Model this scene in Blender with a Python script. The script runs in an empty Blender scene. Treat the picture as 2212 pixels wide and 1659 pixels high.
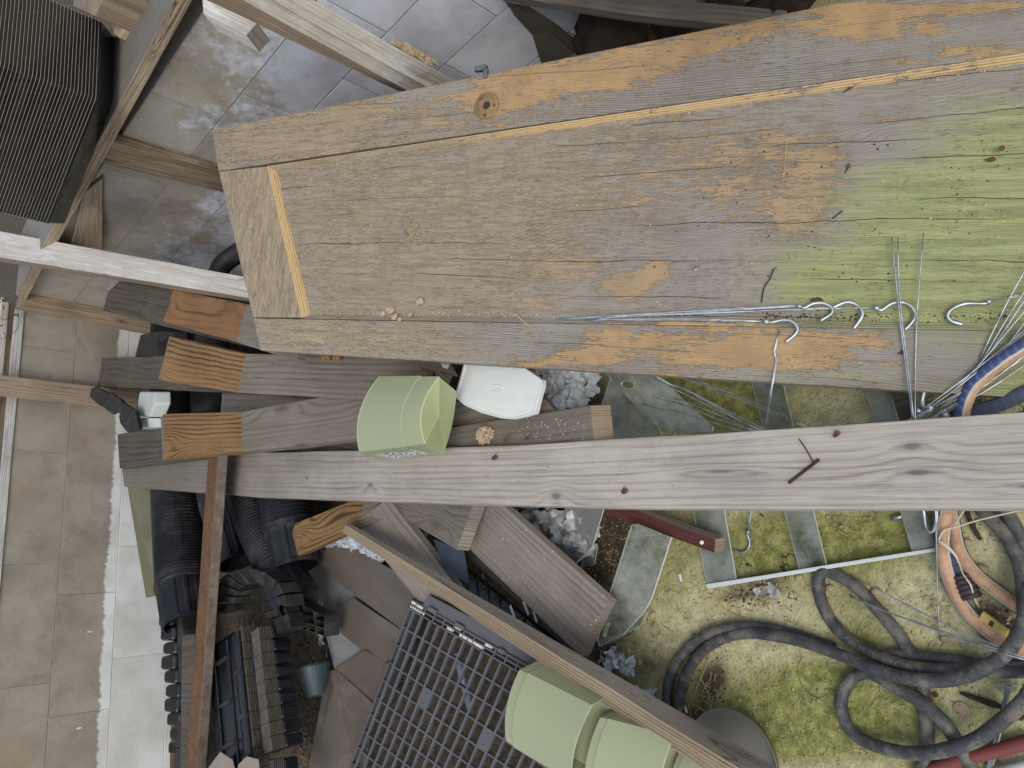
import bpy, bmesh, math, random
from mathutils import Vector, Matrix, noise as mnoise
random.seed(7)
S = bpy.context.scene
COL = S.collection

# ------------------------------------------------------------------ camera, world, sun, exposure
H = 1.55                       # eye height over the floor
FPX = 1600.0                   # focal length in pixels of a 2212 x 1659 picture
Zc = Vector((-.721, .132, .681)).normalized()          # world up seen from the camera (right, up, back)
Yc = Vector((-.109, 1.007, -.312)); Yc = (Yc - Yc.dot(Zc) * Zc).normalized()
Xc = Yc.cross(Zc)
ROT = Matrix((Xc, Yc, Zc))
cam_d = bpy.data.cameras.new('camera')
cam_d.lens = FPX / 2212 * 36; cam_d.sensor_width = 36; cam_d.clip_start = .01; cam_d.clip_end = 200
cam = bpy.data.objects.new('camera', cam_d); COL.objects.link(cam)
cam.matrix_world = Matrix.Translation((0, 0, H)) @ ROT.to_4x4()
S.camera = cam

w = bpy.data.worlds.new('World'); S.world = w; w.use_nodes = True
wn = w.node_tree; wn.nodes.clear()
sky = wn.nodes.new('ShaderNodeTexSky'); sky.sky_type = 'NISHITA'; sky.sun_disc = False
SUN_EL, SUN_AZ = math.radians(50), math.radians(-36)    # azimuth measured from +X towards +Y
sky.sun_elevation = SUN_EL; sky.sun_rotation = math.radians(90) - SUN_AZ
sky.air_density = 1.0; sky.dust_density = 1.0; sky.ozone_density = 1.0
hs = wn.nodes.new('ShaderNodeHueSaturation'); hs.inputs['Saturation'].default_value = .62
bg = wn.nodes.new('ShaderNodeBackground'); bg.inputs['Strength'].default_value = .15
wo = wn.nodes.new('ShaderNodeOutputWorld')
wn.links.new(sky.outputs[0], hs.inputs['Color']); wn.links.new(hs.outputs[0], bg.inputs[0]); wn.links.new(bg.outputs[0], wo.inputs[0])
sd = bpy.data.lights.new('sun', 'SUN'); sd.energy = 1.15; sd.angle = math.radians(30); sd.color = (1, .985, .96)
so = bpy.data.objects.new('sun', sd); COL.objects.link(so)
sdir = Vector((math.cos(SUN_EL) * math.cos(SUN_AZ), math.cos(SUN_EL) * math.sin(SUN_AZ), math.sin(SUN_EL)))
so.rotation_euler = sdir.to_track_quat('Z', 'Y').to_euler(); so.location = (2, 1, 6)
S.view_settings.view_transform = 'Standard'; S.view_settings.look = 'None'
S.view_settings.gamma = 1; S.view_settings.use_curve_mapping = False
S.view_settings.exposure = 0.36
S.render.engine = 'CYCLES'
S.cycles.max_bounces = 8; S.cycles.transparent_max_bounces = 16
S.cycles.use_denoising = True

# ------------------------------------------------------------------ measuring helpers
C0 = Vector((0, 0, H))
def ray(x, y): return ROT @ Vector(((x - 1106.) / FPX, (829.5 - y) / FPX, -1.))
def P(x, y, z): d = ray(x, y); return C0 + d * ((z - H) / d.z)
def PT(x, y, ref, dd=0.):      # point on the sight line of x, y as deep into the picture as ref
    f = -(ROT @ Vector((0, 0, 1))); return C0 + ray(x, y) * ((Vector(ref) - C0).dot(f) + dd)
def PX(x, y, wx): d = ray(x, y); return C0 + d * (wx / d.x)
def PY(x, y, wy): d = ray(x, y); return C0 + d * (wy / d.y)
def PPL(x, y, o, n): d = ray(x, y); return C0 + d * ((o - C0).dot(n) / d.dot(n))
RT = ROT.transposed()
def proj(v):
    c = RT @ (Vector(v) - C0); return 1106 + FPX * c.x / -c.z, 829.5 - FPX * c.y / -c.z
WX, WY = -3.372, 1.468         # planes of the two dwarf walls
def sstep(a, b, x): t = max(0, min(1, (x - a) / (b - a))); return t * t * (3 - 2 * t)
def ground(x, y):              # concrete floor, heaped with soil towards the left wall
    h = .31 * sstep(-1.6, -2.75, x)
    if x < -1.0: h += .03 * sstep(-1., -1.8, x) * (mnoise.noise(Vector((x * 3, y * 3, 1))) + .4 * mnoise.noise(Vector((x * 9, y * 9, 4))))
    return h
def G(x, y, dz=0.):            # point on the ground seen at picture position x, y
    z = 0.
    for i in range(12):
        p = P(x, y, z + dz); z = .5 * z + .5 * ground(p.x, p.y)
    return P(x, y, z + dz)

# ------------------------------------------------------------------ object helpers
def lin(c): return tuple((v / 255 / 12.92 if v / 255 < .04045 else ((v / 255 + .055) / 1.055) ** 2.4) for v in c) + (1.,)
class MB:
    def __init__(s): s.v = []; s.f = []; s.m = []; s.uv = []
    def add(s, pts): i = len(s.v); s.v += [Vector(p) for p in pts]; return list(range(i, len(s.v)))
    def face(s, idx, m=0, uv=None):
        s.f.append(tuple(idx)); s.m.append(m); s.uv.append(uv if uv else [(s.v[i].x, s.v[i].y) for i in idx])
    def quad(s, a, b, c, d, m=0, uv=None): s.face(s.add((a, b, c, d)), m, uv)
    def box(s, o, ax, ay, az, m=0):            # o corner, three edge vectors
        o, ax, ay, az = Vector(o), Vector(ax), Vector(ay), Vector(az)
        i = s.add([o, o + ax, o + ax + ay, o + ay, o + az, o + ax + az, o + ax + ay + az, o + ay + az])
        lx, ly, lz = ax.length, ay.length, az.length
        fl = ax.cross(ay).dot(az) < 0
        for q, (p, r) in (((3, 2, 1, 0), (lx, ly)), ((4, 5, 6, 7), (lx, ly)), ((0, 1, 5, 4), (lx, lz)), ((2, 3, 7, 6), (lx, lz)), ((1, 2, 6, 5), (ly, lz)), ((3, 0, 4, 7), (ly, lz))):
            u = [(0, 0), (p, 0), (p, r), (0, r)]
            if fl: q = q[::-1]; u = u[::-1]
            s.face([i[k] for k in q], m, u)
    def cbox(s, c, ax, ay, az, m=0):
        ax, ay, az = Vector(ax), Vector(ay), Vector(az); s.box(Vector(c) - (ax + ay + az) / 2, ax, ay, az, m)
    def prism(s, top, down, m=0, ms=None):     # polygon of 3D points pushed by a vector
        down = Vector(down); n = len(top); ms = m if ms is None else ms
        nn = sum(((Vector(top[i]) - Vector(top[0])).cross(Vector(top[(i + 1) % n]) - Vector(top[0])) for i in range(n)), Vector())
        if nn.dot(down) > 0: top = list(top)[::-1]
        a = s.add(top); b = s.add([Vector(p) + down for p in top])
        s.face(a, m); s.face(b[::-1], m)
        for i in range(n):
            j = (i + 1) % n; s.face((a[i], b[i], b[j], a[j]), ms)
    def tube(s, pts, r, n=10, m=0, cap=True, rf=None, u0=0., ref=None):
        pts = [Vector(p) for p in pts]; K = len(pts); rows = []; L = u0; us = []
        prev = None
        for k in range(K):
            t = (pts[min(k + 1, K - 1)] - pts[max(k - 1, 0)]); t = t.normalized() if t.length > 1e-9 else Vector((1, 0, 0))
            if ref is None:
                if prev is None:
                    q = Vector((0, 0, 1)) if abs(t.z) < .9 else Vector((1, 0, 0)); nn = (q - q.dot(t) * t).normalized()
                else: nn = (prev - prev.dot(t) * t).normalized()
                prev = nn
            else: nn = (Vector(ref) - Vector(ref).dot(t) * t).normalized()
            bb = t.cross(nn)
            if k: L += (pts[k] - pts[k - 1]).length
            us.append(L)
            ri = r if not hasattr(r, '__len__') else r[k]
            rows.append(s.add([pts[k] + (nn * math.cos(2 * math.pi * j / n) + bb * math.sin(2 * math.pi * j / n)) * (ri * (rf(k, j) if rf else 1)) for j in range(n)]))
        for k in range(K - 1):
            for j in range(n):
                j2 = (j + 1) % n
                s.face((rows[k][j], rows[k][j2], rows[k + 1][j2], rows[k + 1][j]), m, [(us[k], j / n), (us[k], (j + 1) / n), (us[k + 1], (j + 1) / n), (us[k + 1], j / n)])
        if cap: s.face(rows[0][::-1], m); s.face(rows[-1], m)
        return rows
    def build(s, name, mats, parent=None, smooth=False, bevel=0., bseg=2, origin=None, solid=0.):
        me = bpy.data.meshes.new(name)
        if origin is None:
            n = len(s.v); origin = Vector((sum(v.x for v in s.v) / n, sum(v.y for v in s.v) / n, min(v.z for v in s.v)))
        me.from_pydata([v - origin for v in s.v], [], s.f)
        if not isinstance(mats, (list, tuple)): mats = [mats]
        for m in mats: me.materials.append(m)
        me.polygons.foreach_set('material_index', s.m)
        ul = me.uv_layers.new(name='UVMap')
        flat = [c for f in s.uv for p in f for c in p]
        ul.data.foreach_set('uv', flat)
        if smooth: me.polygons.foreach_set('use_smooth', [True] * len(s.f))
        me.update()
        o = bpy.data.objects.new(name, me); COL.objects.link(o)
        if parent is not None:
            o.parent = parent; o.location = origin - wloc(parent)
        else: o.location = origin
        if bevel:
            b = o.modifiers.new('bevel', 'BEVEL'); b.width = bevel; b.segments = bseg; b.limit_method = 'ANGLE'; b.angle_limit = math.radians(40)
        if solid:
            b = o.modifiers.new('solid', 'SOLIDIFY'); b.thickness = solid; b.offset = 0
        return o
def wloc(o):
    l = Vector(o.location)
    while o.parent: o = o.parent; l += o.location
    return l
def weld(o, d=1e-5):
    bm = bmesh.new(); bm.from_mesh(o.data); bmesh.ops.remove_doubles(bm, verts=bm.verts, dist=d); bm.to_mesh(o.data); bm.free(); return o
def tag(o, label, cat, group=None):
    o['label'] = label; o['category'] = cat
    if group: o['group'] = group
    return o
def struct(o): o['kind'] = 'structure'; return o
def stuff(o): o['kind'] = 'stuff'; return o
def empty(name, label, cat, loc, group=None):
    o = bpy.data.objects.new(name, None); o.empty_display_size = .05; COL.objects.link(o); o.location = loc
    return tag(o, label, cat, group)
def spline(pts, step=.012):
    pts = [Vector(p) for p in pts]; out = []
    q = [2 * pts[0] - pts[1]] + pts + [2 * pts[-1] - pts[-2]]
    for i in range(1, len(q) - 2):
        a, b, c, d = q[i - 1:i + 3]; n = max(2, int((c - b).length / step))
        for k in range(n):
            t = k / n
            out.append(.5 * ((2 * b) + (c - a) * t + (2 * a - 5 * b + 4 * c - d) * t * t + (3 * b - a - 3 * c + d) * t ** 3))
    out.append(pts[-1]); return out

# ------------------------------------------------------------------ materials
class M:
    def __init__(s, name):
        s.mat = bpy.data.materials.new(name); s.mat.use_nodes = True; s.t = s.mat.node_tree; s.t.nodes.clear()
        s.out = s.n('OutputMaterial'); s.b = s.n('BsdfPrincipled'); s.l(s.b.outputs[0], s.out.inputs[0])
    def n(s, k): return s.t.nodes.new('ShaderNode' + k)
    def l(s, a, b): s.t.links.new(a, b)
    def put(s, sock, v):
        if isinstance(v, bpy.types.NodeSocket): s.l(v, sock)
        elif isinstance(v, (tuple, list)) and len(v) == 3 and sock.type == 'RGBA': sock.default_value = tuple(v) + (1,)
        else: sock.default_value = v
    def math(s, op, a, b=0., c=0., clamp=False):
        q = s.n('Math'); q.operation = op; q.use_clamp = clamp
        s.put(q.inputs[0], a); s.put(q.inputs[1], b); s.put(q.inputs[2], c); return q.outputs[0]
    def mul(s, a, b): return s.math('MULTIPLY', a, b)
    def addn(s, a, b): return s.math('ADD', a, b)
    def uv(s): return s.n('UVMap').outputs[0]
    def obj(s): return s.n('TexCoord').outputs['Object']
    def pos(s): return s.n('NewGeometry').outputs['Position']
    def rnd(s): return s.n('ObjectInfo').outputs['Random']
    def attr(s, name): q = s.n('Attribute'); q.attribute_name = name; return q.outputs['Fac']
    def shift(s, vec, k=37.):                     # move by the object's random number
        r = s.rnd(); c = s.n('CombineXYZ'); s.put(c.inputs[0], s.mul(r, k)); s.put(c.inputs[1], s.mul(r, k * .37)); s.put(c.inputs[2], s.mul(r, k * .11))
        q = s.n('VectorMath'); q.operation = 'ADD'; s.put(q.inputs[0], vec); s.put(q.inputs[1], c.outputs[0]); return q.outputs[0]
    def scl(s, vec, sc):
        q = s.n('VectorMath'); q.operation = 'MULTIPLY'; s.put(q.inputs[0], vec); q.inputs[1].default_value = sc; return q.outputs[0]
    def sep(s, vec): q = s.n('SeparateXYZ'); s.put(q.inputs[0], vec); return q.outputs
    def noise(s, vec, sc, det=4., ro=.55, dist=0.):
        q = s.n('TexNoise'); s.put(q.inputs['Vector'], vec); q.inputs['Scale'].default_value = sc; q.inputs['Detail'].default_value = det
        q.inputs['Roughness'].default_value = ro; q.inputs['Distortion'].default_value = dist; return q.outputs['Fac']
    def vor(s, vec, sc, feat='F1', rn=1.):
        q = s.n('TexVoronoi'); q.feature = feat; s.put(q.inputs['Vector'], vec); q.inputs['Scale'].default_value = sc; q.inputs['Randomness'].default_value = rn; return q.outputs['Distance']
    def rng(s, v, a, b, c=0., d=1., smooth=True):
        q = s.n('MapRange'); q.interpolation_type = 'SMOOTHSTEP' if smooth else 'LINEAR'; s.put(q.inputs[0], v)
        for i, k in enumerate((a, b, c, d)): q.inputs[1 + i].default_value = k
        return q.outputs[0]
    def mix(s, f, a, b, mode='MIX'):
        q = s.n('Mix'); q.data_type = 'RGBA'; q.blend_type = mode; q.clamp_factor = True; s.put(q.inputs[0], f); s.put(q.inputs[6], a); s.put(q.inputs[7], b); return q.outputs[2]
    def bump(s, h, strength=.3, dist=.002):
        q = s.n('Bump'); q.inputs['Strength'].default_value = strength; q.inputs['Distance'].default_value = dist; s.put(q.inputs['Height'], h); s.l(q.outputs[0], s.b.inputs['Normal'])
    def fin(s, col, rough=.7, metal=0., spec=.3):
        s.put(s.b.inputs['Base Color'], col); s.put(s.b.inputs['Roughness'], rough); s.put(s.b.inputs['Metallic'], metal)
        s.b.inputs['Specular IOR Level'].default_value = spec; return s.mat

def wood(name, light, dark, freq=48., warp=1.6, ring=.5, fib=.35, knot=2., kcol=(74, 58, 48), dirt=.25, dcol=(96, 84, 72), crack=.6, bump=.35, rough=.8, ksc=(3.2, 8.5), blotch=.3, pale=None, knots=None, grad=None):
    m = M(name); v = m.shift(m.uv()) if not knots else m.uv(); x = m.sep(v)
    w1 = m.math('SUBTRACT', m.noise(m.scl(v, (1.3, 7, 1)), 1., 3., .5), .5)
    kv = m.scl(v, (ksc[0], ksc[1], 1)); kd = m.vor(kv, 1.)
    kb = m.math('EXPONENT', m.mul(m.math('POWER', m.mul(kd, 3.4), 2.), -1.))
    if knots:
        kd = None; kb = None
        for (ku, kv_, ra, rb_) in knots:
            du_ = m.mul(m.math('SUBTRACT', x[0], ku), 1 / ra); dv_ = m.mul(m.math('SUBTRACT', x[1], kv_), 1 / rb_); d2_ = m.addn(m.mul(du_, du_), m.mul(dv_, dv_))
            g1_ = m.math('EXPONENT', m.mul(d2_, -.22)); kb = g1_ if kb is None else m.addn(kb, g1_); dd_ = m.mul(m.math('SQRT', d2_), .1); kd = dd_ if kd is None else m.math('MINIMUM', kd, dd_)
    F = m.addn(m.addn(m.mul(x[1], freq), m.mul(w1, warp * 3)), m.mul(kb, knot))
    F = m.addn(F, m.mul(m.noise(m.scl(v, (3, 30, 1)), 1., 2.), .5))
    sn = m.math('SINE', m.mul(F, 6.2832)); rg = m.math('POWER', m.math('MULTIPLY_ADD', sn, .5, .5), 3.2)
    rg = m.mul(rg, m.rng(m.noise(m.scl(v, (.8, 16, 1)), 1., 3., .6), .3, .68, .15, 1.))
    fb = m.noise(m.scl(v, (7, 420, 1)), 1., 3., .6); fb2 = m.noise(m.scl(v, (2.2, 90, 1)), 1., 3., .6)
    bl = m.noise(v, 5., 4., .6)
    f = m.addn(m.addn(m.mul(rg, ring), m.mul(m.rng(fb, .3, .7), fib)), m.mul(m.rng(fb2, .35, .7), fib * .8))
    f = m.math('SUBTRACT', f, m.mul(m.rng(bl, .35, .75), blotch))
    c = m.mix(m.math('MAXIMUM', f, 0.), lin(light), lin(dark))
    c = m.mix(m.mul(m.rng(m.noise(m.scl(v, (1.6, 4, 1)), 3., 5., .65), .48, .74), dirt), c, lin(dcol))
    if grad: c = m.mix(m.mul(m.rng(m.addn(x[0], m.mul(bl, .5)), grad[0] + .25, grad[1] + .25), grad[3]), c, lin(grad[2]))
    if pale: c = m.mix(m.mul(m.rng(m.noise(m.scl(v, (3, 16, 1)), 2., 4., .6), .5, .7), .7), c, lin(pale))
    kc = m.rng(kd, .075, .03); kr = m.rng(kd, .13, .08)
    if knot: c = m.mix(m.mul(kr, .25), c, lin(kcol)); c = m.mix(m.mul(kc, .8 if knots else .6), c, lin(kcol))
    ck = m.noise(m.scl(v, (1.1, 34, 1)), 1.6, 2., .5); cr = m.rng(m.math('ABSOLUTE', m.math('SUBTRACT', ck, .5)), .006, .001)
    cr = m.mul(cr, m.rng(m.noise(v, 2.6, 2.), .5, .62)); c = m.mix(m.mul(cr, crack), c, lin((38, 32, 28)))
    sp = m.rng(m.vor(m.scl(v, (1, 1, 1)), 75.), .12, .05); sp = m.mul(sp, m.rng(m.noise(v, 9., 2.), .55, .7)); c = m.mix(m.mul(sp, .6), c, lin((70, 60, 52)))
    fl = m.mul(m.rng(m.noise(m.scl(v, (34, 620, 1)), 1., 2., .6), .62, .72), m.rng(m.noise(v, 7., 3.), .42, .62)); c = m.mix(m.mul(fl, .55), c, lin(tuple(int(k * .55) for k in dark)))
    fw = m.mul(m.rng(m.vor(v, 210.), .14, .05), m.rng(m.noise(v, 5., 3.), .5, .64)); c = m.mix(m.mul(fw, .5), c, lin((208, 198, 182)))
    h = m.math('SUBTRACT', m.addn(m.mul(rg, -.5), m.mul(fb, .5)), m.mul(m.addn(cr, m.mul(fl, .4)), 2.))
    m.bump(h, bump * 1.4, .002)
    return m.fin(c, rough, 0, .2)
def plastic(name, col, rough=.35, dust=.3, dcol=(120, 112, 100), bump=.05, spec=.5, sc=7., scratch=True):
    m = M(name); v = m.shift(m.obj()); d = m.rng(m.noise(v, sc, 6., .65), .42, .75)
    c = m.mix(m.mul(d, dust), lin(col), lin(dcol))
    f = m.rng(m.vor(v, 140.), .1, .04); f = m.mul(f, m.rng(m.noise(v, 16., 2.), .56, .7)); c = m.mix(m.mul(f, min(1, dust * 1.6)), c, lin((190, 180, 165) if sum(col) < 300 else (60, 55, 48)))
    m.bump(m.noise(v, 60., 4.), bump, .001)
    return m.fin(c, m.addn(m.mul(d, .35), rough), 0, spec)
def clear(name, tint=(170, 172, 165), haze=.35, rough=.12, dcol=(150, 146, 134), trans=.6, hz=7.):
    m = M(name); v = m.shift(m.obj())
    d = m.rng(m.noise(v, hz, 6., .7), .3, .75); s = m.rng(m.vor(v, 90.), .12, .05)
    s = m.mul(s, m.rng(m.noise(v, 11., 2.), .52, .66))
    tr = m.n('BsdfTransparent'); tr.inputs[0].default_value = lin((225, 228, 222))
    c = m.mix(m.addn(m.mul(d, .8), m.mul(s, .6)), lin(tint), lin(dcol)); m.fin(c, rough, 0, .5)
    mx = m.n('MixShader'); fac = m.math('ADD', trans, m.mul(m.addn(d, m.mul(s, .8)), -haze), 0., True)
    m.put(mx.inputs[0], fac); m.l(m.b.outputs[0], mx.inputs[1]); m.l(tr.outputs[0], mx.inputs[2]); m.l(mx.outputs[0], m.out.inputs[0])
    return m.mat
# ------------------------------------------------------------------ materials used below
def floor_mat():
    m = M('mossy_concrete'); v = m.pos()
    al = m.attr('algae'); dirt_shade = m.attr('dirt')  # dirt mask also holds the shade painted into the gap behind the door
    n1 = m.noise(v, 9., 6., .65); n2 = m.noise(v, 38., 6., .7); n3 = m.noise(v, 160., 4., .6)
    a = m.rng(m.addn(al, m.mul(m.math('SUBTRACT', m.addn(m.mul(n1, .6), m.mul(n2, .6)), .6), 1.3)), .05, 1.)
    c = m.mix(m.rng(n2, .3, .7), lin((168, 160, 120)), lin((220, 212, 166)))
    gr = m.mix(m.rng(n2, .35, .68), lin((104, 106, 50)), lin((164, 162, 92)))
    c = m.mix(m.mul(a, .9), c, gr)
    peb = m.rng(m.vor(v, 55.), .28, .16); pm = m.rng(m.noise(v, 21., 3.), .5, .62); pm = m.mul(peb, pm)
    c = m.mix(m.mul(pm, .45), c, lin((196, 184, 150)))
    st2 = m.rng(m.vor(m.scl(v, (1, 1.3, 1)), 26.), .16, .1); c = m.mix(m.mul(m.mul(st2, m.rng(m.noise(v, 14., 2.), .58, .66)), .6), c, lin((150, 122, 84)))
    dk = m.rng(m.vor(v, 90.), .16, .07); c = m.mix(m.mul(m.mul(dk, m.rng(m.noise(v, 13., 3.), .42, .6)), .55), c, lin((76, 72, 50)))
    ck = m.noise(v, 5.5, 3., .6, .6); cr = m.mul(m.rng(m.math('ABSOLUTE', m.math('SUBTRACT', ck, .5)), .003, .0006), m.rng(m.noise(v, 3., 1.), .54, .6))
    c = m.mix(m.mul(cr, .8), c, lin((52, 46, 34)))
    d = m.rng(m.addn(dirt_shade, m.mul(m.math('SUBTRACT', m.addn(m.mul(n1, .5), m.mul(n2, .6)), .55), 1.3)), .3, .7)
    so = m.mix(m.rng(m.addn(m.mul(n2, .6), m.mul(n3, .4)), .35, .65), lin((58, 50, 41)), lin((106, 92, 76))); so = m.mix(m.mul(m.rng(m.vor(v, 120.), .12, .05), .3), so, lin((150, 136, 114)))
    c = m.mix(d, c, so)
    h = m.addn(m.addn(m.mul(n2, .8), m.mul(n3, .5)), m.addn(m.mul(pm, .5), m.mul(m.addn(dk, m.mul(cr, 2.)), -.5)))
    m.bump(h, .9, .008); return m.fin(c, .9, 0, .15)
def block_mat(name, white_z, base1, base2, stain, whitef):
    m = M(name); v = m.pos(); z = m.sep(v)[2]; sv = m.shift(v, 5.)
    n1 = m.noise(sv, 5., 5., .6); n2 = m.noise(v, 40., 5., .65); n3 = m.noise(v, 230., 3., .6)
    c = m.mix(m.rng(n1, .3, .7), lin(base1), lin(base2)); c = m.mix(m.mul(m.rng(n3, .35, .65), .25), c, lin((110, 104, 94)))
    s = m.mul(m.rng(m.noise(sv, 3.3, 4., .6), .52, .68), m.rng(n2, .3, .6)); c = m.mix(m.mul(s, .7), c, lin(stain)); c = m.mix(m.mul(m.rng(m.noise(sv, 9., 5., .7), .5, .7), .4), c, lin(tuple(int(k * .82) for k in base2)))
    if white_z is not None:
        e = m.addn(z, m.addn(m.mul(m.math('SUBTRACT', m.noise(m.scl(v, (1, 2.2, 1)), 2., 6., .72), .5), .075), m.mul(m.math('SUBTRACT', m.noise(m.scl(v, (60, 60, 4)), 1., 3.), .5), .03)))
        wh = m.rng(e, white_z + .006, white_z - .006)
        wc = m.mix(m.rng(n1, .3, .75), lin((222, 221, 216)), lin((196, 190, 178))); wc = m.mix(m.mul(m.rng(m.vor(v, 60.), .1, .04), m.rng(n1, .5, .65)), wc, lin((120, 110, 96)))
        c = m.mix(wh, c, wc)
        sp = m.mul(m.rng(m.vor(m.scl(v, (1, 1, .3)), 22.), .085, .05), m.rng(m.noise(v, 6., 2.), .55, .62)); c = m.mix(m.mul(sp, .9), c, lin((222, 220, 214)))
    else:
        x = m.sep(v)[0]; g = m.addn(m.rng(x, -2.4, -1.0), m.rng(z, .95, .45))
        wf = m.rng(m.addn(m.mul(g, .5), m.mul(m.math('SUBTRACT', m.addn(m.mul(m.noise(v, 4., 4., .6), .6), m.mul(n2, .45)), .5), 1.4)), .35, .62)
        wc = m.mix(m.rng(n1, .35, .7), lin((214, 213, 217)), lin((180, 178, 181))); c = m.mix(m.mul(wf, whitef), c, wc)
    m.bump(m.addn(m.mul(n2, .6), m.mul(n3, .6)), .45, .0025); return m.fin(c, .92, 0, .15)
def mortar_mat(white_z):
    m = M('mortar'); v = m.pos(); n = m.noise(v, 30., 5., .7); z = m.sep(v)[2]
    c = m.mix(m.rng(n, .3, .7), lin((138, 133, 124)), lin((156, 151, 142)))
    if white_z: c = m.mix(m.rng(z, white_z + .01, white_z - .01), c, lin((205, 200, 190)))
    m.bump(n, .6, .004); return m.fin(c, .95, 0, .1)
def door_mat(name, kind):
    m = M(name); v = m.uv(); x = m.sep(v); pa = m.attr('paint'); al = m.attr('algae'); du = m.attr('dust')
    if kind == 'panel':
        w1 = m.math('SUBTRACT', m.noise(m.scl(v, (2.2, 7, 1)), 1., 3., .55), .5)
        kd = m.vor(m.scl(v, (2.2, 6.5, 1)), 1.); kb = m.math('EXPONENT', m.mul(m.math('POWER', m.mul(kd, 3.), 2.), -1.))
        F = m.addn(m.addn(m.mul(x[1], 170.), m.mul(w1, 26.)), m.mul(kb, 8.)); F = m.addn(F, m.mul(m.noise(m.scl(v, (10, 40, 1)), 1., 3.), 1.6))
    else:
        w1 = m.math('SUBTRACT', m.noise(m.scl(v, (1.2, 4, 1)), 1., 2., .5), .5)
        F = m.addn(m.mul(x[1], 215.), m.mul(w1, 16.)); F = m.addn(F, m.mul(m.noise(m.scl(v, (5, 60, 1)), 1., 3.), .8)); kd = None
    rg = m.math('POWER', m.math('MULTIPLY_ADD', m.math('SINE', m.mul(F, 6.2832)), .5, .5), 1.6)
    rg = m.mul(rg, m.rng(m.noise(m.scl(v, (1.2, 9, 1)), 1., 4., .6), .35, .65, .2, 1.))
    fb = m.noise(m.scl(v, (9, 500, 1)), 1., 3., .65); bl = m.noise(v, 4.5, 5., .62)
    c = m.mix(m.addn(m.mul(rg, .42 if kind == 'panel' else .62), m.mul(m.rng(fb, .3, .7), .35)), lin((158, 150, 137)), lin((100, 93, 85)))
    c = m.mix(m.mul(m.rng(bl, .35, .7), .35), c, lin((122, 108, 100)))
    # flaking paint
    nA = m.noise(m.scl(v, (13, 52, 1)), 1., 6., .74); nB = m.noise(m.scl(v, (30, 160, 1)), 1., 4., .7); nC = m.noise(m.scl(v, (14, 240, 1)), 1., 3., .6)
    pn = m.addn(pa, m.addn(m.mul(m.math('SUBTRACT', nA, .5), 2.3), m.addn(m.mul(m.math('SUBTRACT', nB, .5), 1.5), m.mul(m.math('SUBTRACT', nC, .5), 1.))))
    pn = m.math('SUBTRACT', pn, m.mul(rg, .12)); pm = m.rng(pn, .5, .545) if kind != 'panel' else m.mul(m.rng(pn, .42, .72), .82)
    pc = m.mix(m.rng(m.noise(v, 14., 5., .65), .3, .7), lin((178, 146, 105)), lin((158, 129, 95)))
    dus = m.rng(m.addn(du, m.mul(m.math('SUBTRACT', m.noise(v, 3., 6., .65), .5), .8)), .1, .95)
    dcol = m.mix(m.rng(m.addn(m.mul(m.noise(m.scl(v, (7, 110, 1)), 1., 4., .65), .7), m.mul(m.noise(v, 20., 5., .7), .3)), .35, .65), lin((164, 148, 124)), lin((142, 126, 104)))
    if kind == 'mould': pc = m.mix(m.mul(m.math('POWER', m.math('MULTIPLY_ADD', m.math('SINE', m.mul(x[1], 1700.)), .5, .5), 3.), .5), lin((200, 170, 124)), lin((146, 114, 78)))
    pc = m.mix(m.mul(dus, .82), pc, dcol); c = m.mix(pm, c, pc); c = m.mix(m.mul(dus, .6), c, dcol)
    # algae
    ag = m.rng(m.addn(al, m.mul(m.math('SUBTRACT', m.addn(m.mul(m.noise(m.scl(v, (3, 8, 1)), 1.6, 6., .7), .75), m.mul(m.noise(m.scl(v, (14, 60, 1)), 1., 4., .65), .35)), .55), 2.1)), .1, 1.05)
    gc = m.mix(m.rng(m.noise(m.scl(v, (5, 60, 1)), 1., 4., .6), .3, .7), lin((172, 174, 112)), lin((134, 136, 84)))
    gc = m.mix(m.rng(fb, .4, .75), gc, lin((130, 138, 92))); c = m.mix(m.mul(ag, .82), c, gc)
    h = m.addn(m.addn(m.mul(rg, -.35), m.mul(fb, .5)), m.mul(pm, .9))
    # splits along the grain
    yy = m.addn(m.mul(x[1], 27.), m.addn(m.mul(m.noise(m.scl(v, (1.3, 3, 1)), 1., 2.), 1.3), m.mul(m.noise(m.scl(v, (16, 8, 1)), 1., 4.), .22)))
    cr = m.rng(m.math('ABSOLUTE', m.math('SUBTRACT', m.math('FRACT', yy), .5)), .024, .006)
    cr = m.mul(cr, m.rng(m.noise(m.scl(v, (2.1, 24, 1)), 1., 3.), .49, .62))
    if kind != 'panel': cr = m.mul(cr, .35)
    c = m.mix(m.mul(cr, .85), c, lin((50, 44, 36))); h = m.math('SUBTRACT', h, m.mul(cr, 2.5))
    fl = m.mul(m.rng(m.noise(m.scl(v, (36, 640, 1)), 1., 2., .6), .6, .7), m.rng(m.noise(v, 6., 4.), .4, .62)); c = m.mix(m.mul(fl, .42), c, lin((70, 62, 54))); h = m.math('SUBTRACT', h, m.mul(fl, .8))
    fw = m.mul(m.rng(m.vor(m.scl(v, (.6, 1, 1)), 190.), .16, .06), m.rng(m.noise(v, 6., 3.), .48, .64)); c = m.mix(m.mul(fw, .5), c, lin((206, 190, 164)))
    sp = m.mul(m.rng(m.vor(v, 48.), .1, .05), m.rng(m.noise(v, 8., 2.), .54, .64)); c = m.mix(m.mul(sp, .75), c, lin((72, 60, 48)))
    cru = m.mul(m.rng(m.vor(m.scl(v, (1, 1.7, 1)), 85.), .14, .05), m.rng(m.noise(v, 5., 3.), .5, .66)); h = m.addn(h, m.mul(cru, 1.5)); c = m.mix(m.mul(cru, .4), c, lin((186, 170, 146)))
    m.bump(h, .8, .0024); return m.fin(c, .85, 0, .2)
MT = {}
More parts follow.
